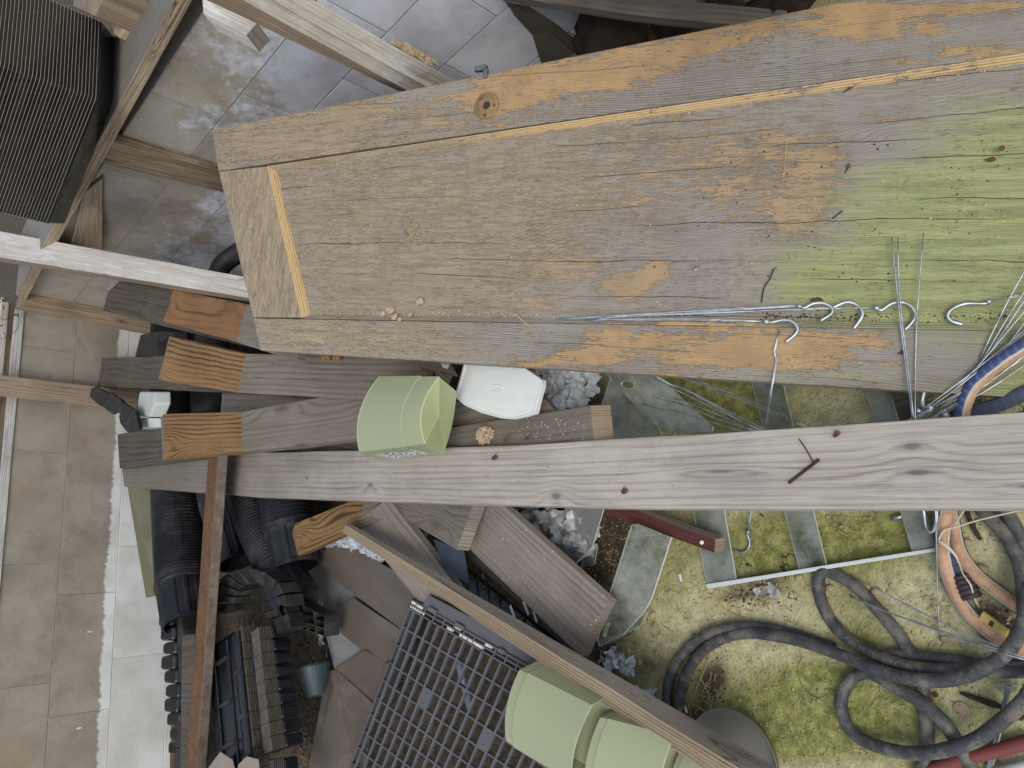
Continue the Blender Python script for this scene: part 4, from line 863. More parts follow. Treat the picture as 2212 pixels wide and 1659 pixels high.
# coiled strip of square cells
g_ = empty('cell_strip', 'coiled strip of black plant cells below the pipe ends', 'cell tray', P(545, 1300, .40))
cc = P(536, 1302, .45); cc = P(538, 1304, .50); rx = (P(466, 1300, .50) - cc); ry = (P(540, 1232, .50) - cc)
def wedge(a0, a1, r0, r1, z0, z1, nm='cell'):
    pt = lambda a, r: cc + rx * math.cos(a) * r + ry * math.sin(a) * r
    q = [pt(a0, r0), pt(a1, r0), pt(a1, r1), pt(a0, r1)]; mb = MB()
    mb.prism([Vector((p.x, p.y, z0 if i < 2 else z1)) for i, p in enumerate(q)], (0, 0, -.06)); mb.build(nm, MT['cell'], g_, bevel=.0025)
for k in range(10):
    a = math.radians(-22 + k * 20.5); wedge(a, a + math.radians(17.5), .6, 1.06, .485, .515)
for k, (x, y) in enumerate(((583, 1296), (592, 1312), (601, 1329), (604, 1346))):
    a, b = P(x - 20, y + 12, .43), P(x + 20, y - 6, .44); mb = MB(); w_ = P(x + 6, y + 16, .43) - P(x, y, .43); mb.prism([a, b, b + w_, a + w_], (0, 0, -.05)); mb.build('cell', MT['cell'], g_, bevel=.0025)
g2_ = empty('cell_grid', 'open grid of black plant cells leaning under the slanting pipe', 'cell tray', P(640, 1335, .36))
A0, A1, B0, B1_ = P(583, 1270, .42), P(700, 1330, .37), P(606, 1345, .40), P(700, 1372, .33)
for k in range(6):
    t = k / 5; mb = MB(); p, q = A0.lerp(A1, t), B0.lerp(B1_, t); d_ = (A1 - A0).normalized() * .004; mb.prism([p, p + d_, q + d_, q], (0, 0, -.05)); mb.build('cell_wall', MT['cell'], g2_)
for k in range(4):
    t = k / 3; mb = MB(); p, q = A0.lerp(B0, t), A1.lerp(B1_, t); d_ = (B0 - A0).normalized() * .004; mb.prism([p, q, q + d_, p + d_], (0, 0, -.05)); mb.build('cell_wall', MT['cell'], g2_)
# teal pot and torn card
g_ = empty('teal_pot', 'tilted blue-green plastic pot between the cell trays and the brown sheets', 'pot', P(675, 1470, .30))
mb = MB(); pa = P(675, 1440, .30); pb_ = C0 + ray(682, 1502) * ((pa - C0).length / ray(682, 1502).length * .995); ax_ = pb_ - pa; R = []
for t, r_ in ((0, .052), (.06, .054), (.07, .051), (1., .026)): R.append((pa + ax_ * t, r_))
rows = mb.tube([p for p, r in R], [r for p, r in R], 26, cap=False); mb.face(rows[-1]); mb.build('body', MT['teal'], g_, solid=.002)
mb = MB(); mb.prism([P(440, 1672, .54), P(475, 1624, .545), P(500, 1640, .54), P(508, 1672, .53)], (0, 0, -.004)); tag(mb.build('card_scrap', MT['card'], bevel=.001), 'torn grey card scrap at the bottom edge by the rusty bar', 'card')
mb = MB(); mb.prism([P(514, 1652, .53), P(532, 1634, .54), P(556, 1640, .53), P(560, 1672, .52), P(512, 1672, .52)], (0, 0, -.004)); tag(mb.build('card_scrap', MT['card'], bevel=.001), 'small crumpled brown card scrap beside the torn grey card', 'card')

# ------------------------------------------------------------------ brown polycarbonate sheets
GP = 'brown translucent sheets'
def sheet(name, label, cat, pts, th, mat, group=None, edge=None, hole=None):
    mb = MB(); pts = [Vector(p) if not isinstance(p, Vector) else p for p in pts]
    if hole is None:
        mb.prism(pts, (0, 0, -th), 0, 1 if edge else 0); o = mb.build(name, [mat] + ([edge] if edge else []), bevel=.0012)
    else:
        hc, hx, hy = hole; nh = 20; n = len(pts)
        # outline sampled to nh points by angle around the hole
        per = []
        tot = sum((pts[(i + 1) % n] - pts[i]).length for i in range(n)); acc = 0
        dense = []
        for i in range(n):
            a, b = pts[i], pts[(i + 1) % n]; k = max(2, int(40 * (b - a).length / tot))
            dense += [a.lerp(b, t / k) for t in range(k)]
        inner = []
        for p in dense:
            d = p - hc; a = math.atan2(d.dot(hy.normalized()), d.dot(hx.normalized())); inner.append(hc + hx * math.cos(a) + hy * math.sin(a))
        A = mb.add(dense); B = mb.add(inner); A2 = mb.add([p - Vector((0, 0, th)) for p in dense]); B2 = mb.add([p - Vector((0, 0, th)) for p in inner])
        loop(mb, A, B, 0); loop(mb, B, B2, 1 if edge else 0); loop(mb, B2, A2, 0); loop(mb, A2, A, 1 if edge else 0)
        o = mb.build(name, [mat] + ([edge] if edge else []))
    bm = bmesh.new(); bm.from_mesh(o.data); bmesh.ops.recalc_face_normals(bm, faces=bm.faces); bm.to_mesh(o.data); bm.free()
    return tag(o, label, cat, group)
def PZ(*L): return [P(x, y, z) for x, y, z in L]
hc = P(702, 1309, .262)
sheet('plastic_sheet', 'cloudy clear sheet with a round screw hole, running under the brown sheets', 'plastic sheet', PZ((659, 1204, .29), (760, 1230, .26), (880, 1360, .2), (846, 1446, .18), (723, 1450, .235), (698, 1343, .25)), .003, MT['film'], GP, MT['acrylic_edge'], (hc, P(710, 1311, .26) - hc, P(701, 1301, .264) - hc))
sheet('plastic_sheet', 'uppermost brown translucent sheet, its corner just under the slim batten', 'plastic sheet', PZ((661, 1208, .305), (738, 1172, .31), (853, 1234, .275), (950, 1284, .24), (906, 1306, .24), (873, 1364, .235)), .003, MT['poly'], GP, MT['film'])
sheet('plastic_sheet', 'middle brown translucent sheet beside the upper corner of the crate', 'plastic sheet', PZ((696, 1337, .27), (762, 1292, .275), (874, 1366, .225), (866, 1392, .22), (826, 1440, .21)), .003, MT['poly'], GP, MT['film'])
sheet('plastic_sheet', 'third brown translucent sheet sliding under the crate edge', 'plastic sheet', PZ((721, 1446, .245), (788, 1404, .235), (856, 1445, .2), (806, 1526, .195)), .003, MT['poly'], GP, MT['film'])
sheet('brown_board', 'smooth brown board at the bottom edge between soil and crate', 'board', PZ((706, 1448, .25), (728, 1448, .245), (812, 1526, .2), (780, 1690, .19), (660, 1690, .27)), .006, plastic('smooth_brown_board', (92, 83, 73), .55, .6, (122, 111, 97), .2, .3, 14.), None)

# ------------------------------------------------------------------ slate grey crate
cr_ = empty('folding_crate', 'slate grey folding crate with an open lattice facing up under the planters', 'crate', P(950, 1500, .12))
cA, cB, cD = P(892, 1318, .262), P(1352, 1585, .15), P(752, 1690, .215)
cu, cv = cB - cA, cD - cA; cn = cu.cross(cv).normalized(); cn = cn if cn.z > 0 else -cn
cU, cV = cu.normalized(), cv.normalized(); LU, LV = cu.length * 1.12, cv.length
nu_, nv_ = 24, 10
for k in range(nu_ + 1):
    mb = MB(); mb.box(cA + cU * (LU * k / nu_), cU * .0058, cV * LV, -cn * .013); mb.build('bar', MT['crate'], cr_, bevel=.001)
for k in range(nv_ + 1):
    mb = MB(); mb.box(cA + cV * (LV * k / nv_) - cn * .0008, cV * .005, cU * LU, -cn * .012); mb.build('bar', MT['crate'], cr_, bevel=.001)
for (i, j) in ((4, 3), (4, 8), (11, 3), (11, 8)):
    mb = MB(); mb.box(cA + cU * (LU * i / nu_) + cV * (LV * j / nv_) - cn * .002, cU * (LU / nu_), cV * (LV / nv_), -cn * .003); pl_ = mb.build('blank_plate', MT['crate'], cr_)
    for t in (.25, .8):
        mb = MB(); c = cA + cU * (LU * (i + .55) / nu_) + cV * (LV * (j + t) / nv_) - cn * .0018; mb.tube([c - cn * .002, c + cn * .0004], .0025, 8); mb.build('hole_mark', MT['ink'], pl_)
mb = MB(); mb.box(cA - cU * .022 - cn * .006, cU * .004, cV * LV, -cn * .07); mb.build('side_wall', MT['crate'], cr_, bevel=.001)
for k in range(nv_ + 1):
    mb = MB(); mb.box(cA - cU * .022 + cV * (LV * k / nv_) - cn * .004, cU * .024, cV * .0036, -cn * .02); mb.build('rib', MT['crate'], cr_, bevel=.0008)
# double rail with slots along the top side, some slots filled with dried paint
for s_, h_ in ((.000, 0.), (-.0135, -.001), (-.027, -.002)):
    mb = MB(); mb.box(cA + cV * s_ - cU * .02 + cn * h_, cU * (LU + .02), cV * .004, -cn * .016); mb.build('rail', MT['crate'], cr_, bevel=.001)
for k in range(22):
    mb = MB(); mb.box(cA - cV * .026 + cU * (LU * k / 21.) - cn * .001, cU * .0036, cV * .027, -cn * .014); mb.build('rib', MT['crate'], cr_, bevel=.0008)
mb = MB(); mb.box(cA - cV * .027 - cU * .02 - cn * .012, cU * (LU + .02), cV * .03, -cn * .003); mb.build('ledge', MT['crate'], cr_)
for a, wd_, s_, hh_ in ((-.016, .02, -.024, .008), (.006, .022, -.0225, .007), (.13, .022, -.0115, .010), (.154, .02, -.024, .007), (.176, .026, -.0115, .010), (.206, .024, -.0115, .010), (.232, .03, -.0115, .010), (.262, .022, -.024, .008)):
    mb = MB(); mb.box(cA + cU * a + cV * s_ - cn * .006, cU * wd_, cV * hh_, cn * .0045); mb.build('paint_patch', MT['cratewhite'], cr_)
# raised marks in the first bay
for k in range(7):
    mb = MB(); mb.box(cA + cU * (-.014 + .0085 * k) - cV * .0095 - cn * .004, cU * .0045, cV * .007, cn * .0045); mb.build('raised_mark', MT['cratewhite'], cr_, bevel=.001)
# inner wall sloping up behind the rail and the far rim
w0, w1 = P(911, 1310, .255), P(1330, 1560, .14); v0, v1 = P(926, 1286, .262), P(1345, 1506, .15)
mb = MB(); mb.prism([w0, w1, v1, v0], -cn * .005); mb.build('side_flap', MT['crate'], cr_, bevel=.0015)
for t, l_ in ((.04, .03), (.2, .03), (.44, .02), (.62, .03)):
    mb = MB(); p = w0.lerp(w1, t); d_ = (w1 - w0).normalized(); q_ = (v0 - w0) * .32; mb.box(p + q_ * .3, d_ * l_, q_, cn * .008); mb.build('catch', MT['crate'], cr_, bevel=.001)
# second crate below, black, with diamond ribs
g_ = empty('black_crate', 'black crate with crossed ribs lying under the slim batten and wide plank', 'crate', P(1080, 1270, .08))
q = PZ((926, 1284, .235), (962, 1196, .24), (1300, 1470, .07), (1290, 1520, .09))
mb = MB(); mb.prism(q, (0, 0, -.02)); mb.build('panel', MT['cell'], g_)
def qp(s_, t): return q[0].lerp(q[3], s_).lerp(q[1].lerp(q[2], s_), t)
for k in range(14):
    for sg in (1, -1):
        a, b = qp(k / 13, 0 if sg > 0 else 1), qp(min(1, (k + 1.8) / 13), 1 if sg > 0 else 0); d_ = (q[3] - q[0]).normalized() * .0025
        mb = MB(); mb.prism([a + Vector((0, 0, .012)), a + d_ + Vector((0, 0, .012)), b + d_ + Vector((0, 0, .012)), b + Vector((0, 0, .012))], (0, 0, -.012)); mb.build('rib', MT['black'], g_)
mb = MB(); mb.prism(PZ((936, 1164, .30), (1000, 1190, .29), (1012, 1260, .26), (962, 1236, .28)), (0, 0, -.004)); tag(mb.build('slate_sheet', plastic('slate_blue_panel', (58, 66, 80), .4, .3)), 'smooth slate blue plastic panel in the gap under the grooved decking end', 'panel')
for k, (a, b) in enumerate((((1100, 1310), (1110, 1336)), ((1128, 1300), (1140, 1330)), ((1150, 1322), (1158, 1346)), ((1040, 1240), (1046, 1262)))):
    mb = MB(); p, r_ = P(*a, .20 - .025 * k), P(*b, .19 - .025 * k); d_ = Vector((.006, .004, 0)); mb.prism([p, p + d_, r_ + d_, r_], (0, 0, -.001)); tag(mb.build('film_scrap', MT['bag']), ('pale plastic sliver on the black crate ribs, lowest of four', 'pale plastic sliver on the black crate ribs, third from the top', 'pale plastic sliver nearest the wide plank on the black crate', 'uppermost pale plastic sliver on the black crate ribs')[k], 'plastic scrap', 'plastic slivers on the black crate')
mb = MB(); mb.tube(PZ((985, 1410, .16), (1000, 1470, .14), (1016, 1530, .12)), .01, 10); tag(mb.build('pale_tube', plastic('blue_grey_tube', (128, 138, 152), .5, .2), smooth=True), 'blue-grey plastic tube seen through the crate lattice', 'tube')

# ------------------------------------------------------------------ sage green planters
def planter(label, TL, TR, BR, BL, thick, bulge, band, open_end, up, group='sage green planters', flowers=False):
    """wide bowed planter on its side: face corners TL TR BR BL (mouth/base at TL-BL and TR-BR), thick = vector to the other face"""
    g = empty('planter', label, 'planter', (TL + BR) / 2 + thick, group)
    nw = 18; up = up.normalized(); dn = thick.normalized()
    def sect(t, sc=1., dt=0.):
        a, b = TL.lerp(TR, t), BL.lerp(BR, t); c = (a + b) / 2 + thick / 2; out = []
        for k in range(nw + 1):
            s_ = k / nw; out.append(a.lerp(b, s_) + up * bulge * 4 * s_ * (1 - s_))
        for k in range(nw, -1, -1):
            s_ = k / nw; out.append(a.lerp(b, s_) + thick + dn * bulge * .8 * 4 * s_ * (1 - s_))
        return [c + (p - c) * sc for p in out]
    def loft(ts, name, mat, sc, cap0=False, cap1=False, parent=g, sl=0.):
        mb = MB(); R = []
        for t, s_ in zip(ts, sc): R.append(mb.add(sect(t, s_)))
        for i in range(len(R) - 1): loop(mb, R[i], R[i + 1])
        if cap0: mb.face(R[0])
        if cap1: mb.face(R[-1][::-1])
        o = mb.build(name, mat, parent, solid=sl)
        bm = bmesh.new(); bm.from_mesh(o.data); bmesh.ops.recalc_face_normals(bm, faces=bm.faces); bm.to_mesh(o.data); bm.free()
        for p in o.data.polygons: p.use_smooth = True
        try: o.data.set_sharp_from_angle(angle=math.radians(28))
        except Exception: pass
        return o
    if open_end == 'L':      # base at the right, mouth at the left
        loft([0, .015, .02, band - .004, band], 'body', MT['green'], [1.0, 1.0, .99, .985, .978], sl=.002)
        loft([band, band + .004, .985, 1.], 'foot', MT['green'], [.978, .972, .968, .962])
        mb = MB(); R = mb.add(sect(1., .962)); Q = mb.add([p + (TR - TL).normalized() * .0015 for p in sect(1., .95)]); loop(mb, R, Q); cq = mb.add([sum((mb.v[i] for i in Q), Vector()) / len(Q)])[0]
        for i in range(len(Q)): mb.face((Q[i], Q[(i + 1) % len(Q)], cq))
        mb.build('base', MT['greenin'], g)
    else:
        loft([0, .01, band - .004, band], 'foot', MT['green'], [.962, .968, .972, .978], cap0=True)
        loft([band, band + .004, .97, .98, 1.], 'body', MT['green'], [.984, .985, .99, 1.0, 1.0], sl=.002)
    return g, sect
F1 = [P(818, 813, .585), P(948, 810, .575), P(916, 961, .575), P(776, 976, .585)]
pg, sec = planter('sage green planter lying on the planks with white flower print on its end', F1[0], F1[1], F1[2], F1[3], P(957, 983, .465) - P(916, 961, .575), .024, .72, 'L', Vector((-.35, .1, 1)))
# flower print on the near side
A_, B_ = F1[3], F1[2]; tk = P(957, 983, .465) - P(916, 961, .575); nrm = (B_ - A_).cross(tk).normalized(); nrm = nrm if nrm.dot(C0 - A_) > 0 else -nrm
xa, ya = (B_ - A_), tk
def fp(u, v_): return A_ + xa * u + ya * v_ + nrm * .0022
prn = MB()
def ringp(u, v_, ru, rv, w_=.22, n=16, wob=0.):
    o_r = [fp(u + math.cos(6.2832 * k / n) * ru * (1 + wob * (k % 2)), v_ + math.sin(6.2832 * k / n) * rv * (1 + wob * (k % 2))) for k in range(n)]; i_r = [fp(u + math.cos(6.2832 * k / n) * ru * (1 - w_), v_ + math.sin(6.2832 * k / n) * rv * (1 - w_)) for k in range(n)]
    loop(prn, prn.add(o_r), prn.add(i_r))
for u, v_, ru, rv, wb in ((.24, .42, .07, .17, .0), (.33, .62, .085, .2, .15), (.47, .42, .095, .2, .12), (.64, .5, .075, .18, .12), (.77, .32, .06, .15, 0), (.82, .56, .055, .15, .1), (.45, .74, .03, .1, 0), (.56, .72, .03, .1, 0), (.29, .3, .03, .1, 0)):
    ringp(u, v_, ru, rv, .16, 18, wb); ringp(u, v_, ru * .4, rv * .4, .7, 8)
for u0, v0_, u1, v1_ in ((.3, .55, .55, .6), (.5, .6, .7, .52), (.66, .48, .78, .4), (.18, .36, .3, .5), (.4, .5, .46, .68), (.14, .3, .22, .42), (.6, .3, .7, .42)):
    d_ = Vector((u1 - u0, v1_ - v0_, 0)).normalized(); a, b = -d_.y * .008, d_.x * .02; prn.quad(fp(u0 - a, v0_ - b), fp(u1 - a, v1_ - b), fp(u1 + a, v1_ + b), fp(u0 + a, v0_ + b))
prn.build('flower_print', MT['print'], pg)
tk2 = P(1176, 1434, .20) - P(1139, 1451, .30)
planter('sage green planter lying on the crate, the larger one with an open mouth', P(1122, 1444, .285), P(1281, 1524, .24), P(1236, 1690, .235), P(1092, 1604, .28), Vector((.016, .016, -.055)), .018, .12, 'R', Vector((-.15, .05, 1)))
planter('sage green planter with a bright sheen, cut off by the bottom edge', P(1296, 1547, .215), P(1458, 1590, .16), P(1430, 1745, .155), P(1262, 1720, .21), Vector((.016, .016, -.058)), .018, .11, 'R', Vector((-.1, .0, 1)))
planter('dark green planter end almost hidden beside the slim batten', P(1470, 1616, .11), P(1545, 1646, .09), P(1525, 1760, .09), P(1450, 1740, .11), Vector((.01, .01, -.06)), .02, .15, 'R', Vector((-.1, 0, 1)))
# white lid
g_ = None
zl_ = lambda x: .43 - (x - 980) / 190 * .06
lp = [(1003, 780), (993, 818), (981, 857), (1004, 876), (1040, 892), (1080, 903), (1106, 905), (1133, 900), (1155, 893), (1163, 860), (1171, 832), (1171, 821), (1150, 806), (1126, 790), (1090, 775)]
lpt = [P(x, y, zl_(x)) for x, y in lp]; lc = sum(lpt, Vector()) / len(lpt)
mb = MB(); n_ = Vector((0, 0, 1)); A = mb.add([p for p in lpt]); B = mb.add([p - n_ * .014 for p in lpt]); I1 = mb.add([lc + (p - lc) * .955 for p in lpt]); I2 = mb.add([lc + (p - lc) * .945 - n_ * .0018 for p in lpt]); loop(mb, B, A); loop(mb, A, I1); loop(mb, I1, I2); mb.face(I2); mb.face(B[::-1])
lid = mb.build('lid', MT['lid'], bevel=.001); bm = bmesh.new(); bm.from_mesh(lid.data); bmesh.ops.recalc_face_normals(bm, faces=bm.faces); bm.to_mesh(lid.data); bm.free()
tag(lid, 'white plastic lid with a small oval recess, poking out from under the door', 'lid')
hp = [P(x, y, zl_(x) - .0017) for x, y in ((1060, 831), (1074, 830), (1090, 835), (1090, 846), (1072, 847), (1059, 842))]; hcn = sum(hp, Vector()) / 6
mb = MB(); A = mb.add(hp); B = mb.add([hcn + (p - hcn) * .86 + Vector((0, 0, .0012)) for p in hp]); Cq = mb.add([hcn + (p - hcn) * .8 - Vector((0, 0, .0002)) for p in hp]); loop(mb, A, B); loop(mb, B, Cq); mb.face(Cq); mb.build('finger_recess', MT['lid'], lid)
mb = MB(); mb.prism(PZ((952, 784, .455), (972, 785, .455), (967, 797, .455), (957, 794, .455)), (0, 0, -.0006)); lb = tag(mb.build('paper_label', MT['label']), 'scrap of white paper label with dark print under the door edge', 'label')
mb = MB()
for k in range(6): p = P(958 + k * 2.2, 787 + (k % 2) * 2, .4553); mb.quad(p, p + Vector((.0015, 0, 0)), p + Vector((.0015, .004, 0)), p + Vector((0, .004, 0)))
mb.build('print', MT['ink'], lb)
# ------------------------------------------------------------------ hoses
HR = .0122
def hose(label, L, mat='hose', r=HR, name='hose', group='hoses on the floor', ref=(0, 0, 1), capz=True):
    """L: picture x, y and a height over the floor in hose diameters (or ('z', height))"""
    pts = []
    for q in L:
        pts.append(P(q[0], q[1], q[2][1]) if isinstance(q[2], tuple) else P(q[0], q[1], r + .002 + q[2] * 2 * r))
    path = spline(pts, .006); mb = MB(); mb.tube(path, [r * (1 + .035 * mnoise.noise(p * 14) + .02 * mnoise.noise(p * 40)) for p in path], 20, ref=ref)
    o = mb.build(name, MT[mat], smooth=True); tag(o, label, 'hose', group); return o, path
hose('black hose loop curving up from the slim batten, the outer of the two', [(1470, 1610, 0), (1446, 1545, 0), (1441, 1500, 0), (1450, 1455, 0), (1472, 1416, 0), (1520, 1374, 0), (1580, 1355, .1), (1640, 1354, .0), (1720, 1372, 0), (1800, 1400, 0)])
h2, path2 = hose('black hose from the inner loop sweeping across to the right edge with a yellow stripe', [(1490, 1610, 0), (1470, 1555, 0), (1468, 1506, 0), (1483, 1456, 0), (1517, 1407, 0), (1566, 1377, .2), (1622, 1368, .5), (1690, 1376, .9), (1759, 1394, 1.), (1826, 1419, 1.), (1892, 1446, 1.6), (1959, 1465, 2.), (2026, 1470, 2.), (2092, 1459, 2.), (2152, 1427, 2.), (2192, 1386, 2.2), (2216, 1330, 2.4), (2226, 1260, 2.4)])
h3, path3 = hose('black hose bent into a sharp kink below the clear rack', [(2260, 1446, 0), (2180, 1449, .2), (2109, 1447, .8), (2042, 1449, 1.), (1976, 1443, 1.), (1926, 1429, 1.), (1876, 1406, .6), (1836, 1383, .2), (1799, 1346, 0), (1777, 1306, 0), (1767, 1266, 0), (1771, 1242, .1), (1780, 1235, .15), (1796, 1238, .1), (1838, 1259, 0), (1877, 1296, 0), (1910, 1333, 0), (1940, 1369, 0), (1962, 1403, 0), (1980, 1440, 0), (1993, 1490, 0), (1999, 1539, 0), (2003, 1590, 0), (1996, 1640, 0), (1985, 1700, 0)])
hose('short mossy black hose length under the kinked hose, running to the right edge', [(1900, 1426, 0), (1932, 1416, 0), (1992, 1420, 0), (2059, 1427, 0), (2126, 1437, 0), (2250, 1444, 0)])
hose('big black hose loop at the bottom, opening to the right edge', [(2120, 1700, .1), (2084, 1632, .1), (2060, 1590, .6), (2032, 1553, 1.), (1992, 1519, 1.), (1942, 1489, 1.), (1905, 1466, .9), (1886, 1456, .6), (1868, 1453, .5), (1840, 1466, .2), (1820, 1499, 0), (1818, 1532, 0), (1833, 1572, 0), (1866, 1599, .3), (1912, 1617, .8), (1976, 1627, 1.2), (2042, 1620, 1.6), (2109, 1597, 1.6), (2159, 1561, 1.6), (2199, 1526, 1.8), (2228, 1490, 2.), (2240, 1440, 1.6)])
hose('black hose with yellow stripe arching along the right edge below the long plank', [(2090, 1060, .2), (2126, 1106, .2), (2158, 1140, .3), (2184, 1176, .4), (2204, 1222, .5), (2212, 1275, .5), (2216, 1340, .3)])
hose('second black hose at the right edge, touching the yellow-striped one', [(2150, 1060, .2), (2176, 1110, .1), (2204, 1160, 0), (2232, 1230, 0)])
hb, pathb = hose('blue hose peeling to tan, arching from the door to the right edge', [(2262, 722, ('z', .135)), (2212, 748, ('z', .13)), (2142, 797, ('z', .125)), (2102, 835, ('z', .12)), (2083, 873, ('z', .115)), (2075, 912, ('z', .11)), (2066, 970, ('z', .105)), (2050, 1060, ('z', .07)), (2044, 1106, ('z', .05)), (2037, 1156, ('z', .04)), (2040, 1213, ('z', .032)), (2060, 1273, ('z', .02)), (2090, 1323, ('z', .016)), (2126, 1356, ('z', .016)), (2166, 1386, ('z', .016)), (2215, 1410, ('z', .016))], 'hoseblue', .0125)
hose('dull grey-blue hose below the blue one, emerging from the long plank', [(2260, 838, ('z', .09)), (2212, 850, ('z', .088)), (2152, 876, ('z', .085)), (2098, 889, ('z', .082)), (2060, 905, ('z', .08)), (2040, 960, ('z', .07)), (2046, 1060, ('z', .04)), (2058, 1126, ('z', .016)), (2072, 1189, ('z', .015)), (2104, 1236, ('z', .015)), (2150, 1275, ('z', .015)), (2206, 1313, ('z', .015)), (2250, 1335, ('z', .015))], 'hosetan', .0125)
hc_, pathc = hose('short tan hose end fitted with a ribbed dark connector', [(2050, 1120, ('z', .013)), (2053, 1160, ('z', .013)), (2060, 1210, ('z', .013)), (2076, 1246, ('z', .013)), (2084, 1262, ('z', .013))], 'hosetan', .0115)
mb = MB(); cp = spline([P(2075, 1243, .016), P(2088, 1268, .016), P(2100, 1294, .016)], .0012); mb.tube(cp, [.0175 + .0012 * math.sin(k * .9) for k in range(len(cp))], 22); mb.build('connector', MT['connector'], hc_, smooth=True)
hose('dull red hose crossing the bottom right corner', [(1985, 1672, 0), (2076, 1641, 0), (2150, 1622, 0), (2230, 1600, 0)], 'redpipe', .0118)
mb = MB(); mb.tube([P(2150, 1668, .012), P(2260, 1646, .012)], .009, 14); tag(mb.build('white_pipe', MT['white_p'], smooth=True), 'pale plastic pipe just showing in the bottom right corner', 'pipe')
# embossed letters on the kinked hose
txt = 'US PAT 1191158 \u00ae'
i0 = min(range(len(path3)), key=lambda k: (Vector(proj(path3[k])) - Vector((1976, 1443))).length)
step_ = .0082
for k, ch in enumerate(txt):
    if ch == ' ': continue
    s_ = k * step_; i = i0 + int(s_ / .0055)
    if i + 2 >= len(path3): break
    fc = bpy.data.curves.new('letter', 'FONT'); fc.body = ch; fc.size = .0105; fc.extrude = .0003; fc.resolution_u = 2; fc.materials.append(MT['hook'] if 0 else MT['pipe'])
    lo = bpy.data.objects.new('letter', fc); COL.objects.link(lo)
    tx = (path3[i + 1] - path3[i]).normalized(); vw = (C0 - path3[i]).normalized(); ny = (vw - vw.dot(tx) * tx).normalized(); up = ny.cross(tx)
    lo.parent = h3; lo.rotation_euler = Matrix((tx, up, ny)).transposed().to_euler(); lo.location = path3[i] + ny * (HR + .0001) - up * .004 - wloc(h3)
    fc.materials.clear(); fc.materials.append(MT['greydisc']); bpy.context.view_layer.update()
    me_ = bpy.data.meshes.new_from_object(lo); l2 = bpy.data.objects.new('letter', me_); COL.objects.link(l2); l2.parent = h3; l2.rotation_euler = lo.rotation_euler; l2.location = lo.location; bpy.data.objects.remove(lo)

# ------------------------------------------------------------------ wire hangers
def wire(pts, r=.0011, name='wire', parent=None, mat='galv', n=6, step=.03):
    mb = MB(); mb.tube(spline(pts, step), r, n); return mb.build(name, MT[mat], parent, smooth=True)
def hanger(label, hook, ferr, wires, cat='wire hanger', hr=.0034):
    g = empty('wire_hanger', label, cat, hook[0] - Vector((0, 0, .003)), 'hanging basket wires')
    mb = MB(); mb.tube(spline(hook, .002), hr, 12); mb.build('hook', MT['hook'], g, smooth=True)
    if ferr: mb = MB(); mb.tube(ferr, [.0035, .0048, .0045], 12); mb.build('ferrule', MT['hook'], g, smooth=True)
    for w_ in wires: wire(w_, parent=g)
    return g
o_ = .0045
DL = lambda L, off=.004: [D(x, y, off) for x, y in L]
hanger('wire hanger on the door whose hook overlaps the next hook, left of the pair', DL([(1731, 663), (1738, 665), (1756, 656), (1779, 655), (1796, 665), (1796, 677), (1772, 693)], .0), DL([(1720, 661), (1726, 661.5), (1732, 663)], .0), [[D(1722, 661, .0), D(1500, 672, -.002), D(1320, 682, -.002), D(1240, 688, -.001)], [D(1722, 662, .001), D(1480, 676, -.004), D(1270, 690, -.001)], [D(1722, 660, .001), D(1540, 668, -.006), D(1330, 684, -.001), D(1290, 692, .001)]])
hanger('wire hanger on the door with its hook tucked behind the left one of the pair', DL([(1800, 664), (1826, 653), (1846, 656), (1861, 670), (1861, 686), (1844, 710)], -.001), None, [[D(1800, 664, -.002), D(1560, 675, -.006), D(1350, 684, -.003), D(1200, 688, -.0)], [D(1800, 665, -.004), D(1600, 672, -.007), D(1380, 680, -.003), D(1230, 686, -.0)]])
hanger('wire hanger on the door with a crimped hook crossed by upright wires', DL([(1898, 668), (1904, 670), (1926, 656), (1949, 653), (1969, 663), (1977, 680), (1970, 696), (1954, 713)], -.0005), DL([(1886, 664), (1892, 664), (1899, 668)], -.0005), [[D(1888, 664, 0), D(1700, 670, -.006), D(1450, 680, -.004), D(1210, 689, 0)], [D(1888, 665, .001), D(1740, 667, -.005), D(1500, 677, -.005), D(1300, 686, 0)]])
hanger('wire hanger on the mossy door end with its hook facing left', DL([(2139, 650), (2130, 655), (2122, 656), (2086, 656), (2059, 666), (2047, 680), (2054, 693), (2079, 701)], -.002), DL([(2141, 648), (2137, 651), (2131, 655)], -.001), [[D(2140, 649, 0), D(2230, 632, .01)], [D(2140, 650, .001), D(2230, 636, .006)]])
hanger('wire hanger lying lowest on the door, its hook on the bottom stile', DL([(1657, 695), (1666, 696), (1692, 691), (1712, 695), (1723, 710), (1716, 724), (1697, 739)], .004), DL([(1648, 694), (1654, 694), (1660, 696)], .004), [[D(1650, 694, .004), D(1480, 688, -.001), D(1320, 690, .003), D(1275, 693, .003)], [D(1650, 695, .004), D(1500, 691, .0), D(1380, 691, .003), D(1320, 691, .003)]])
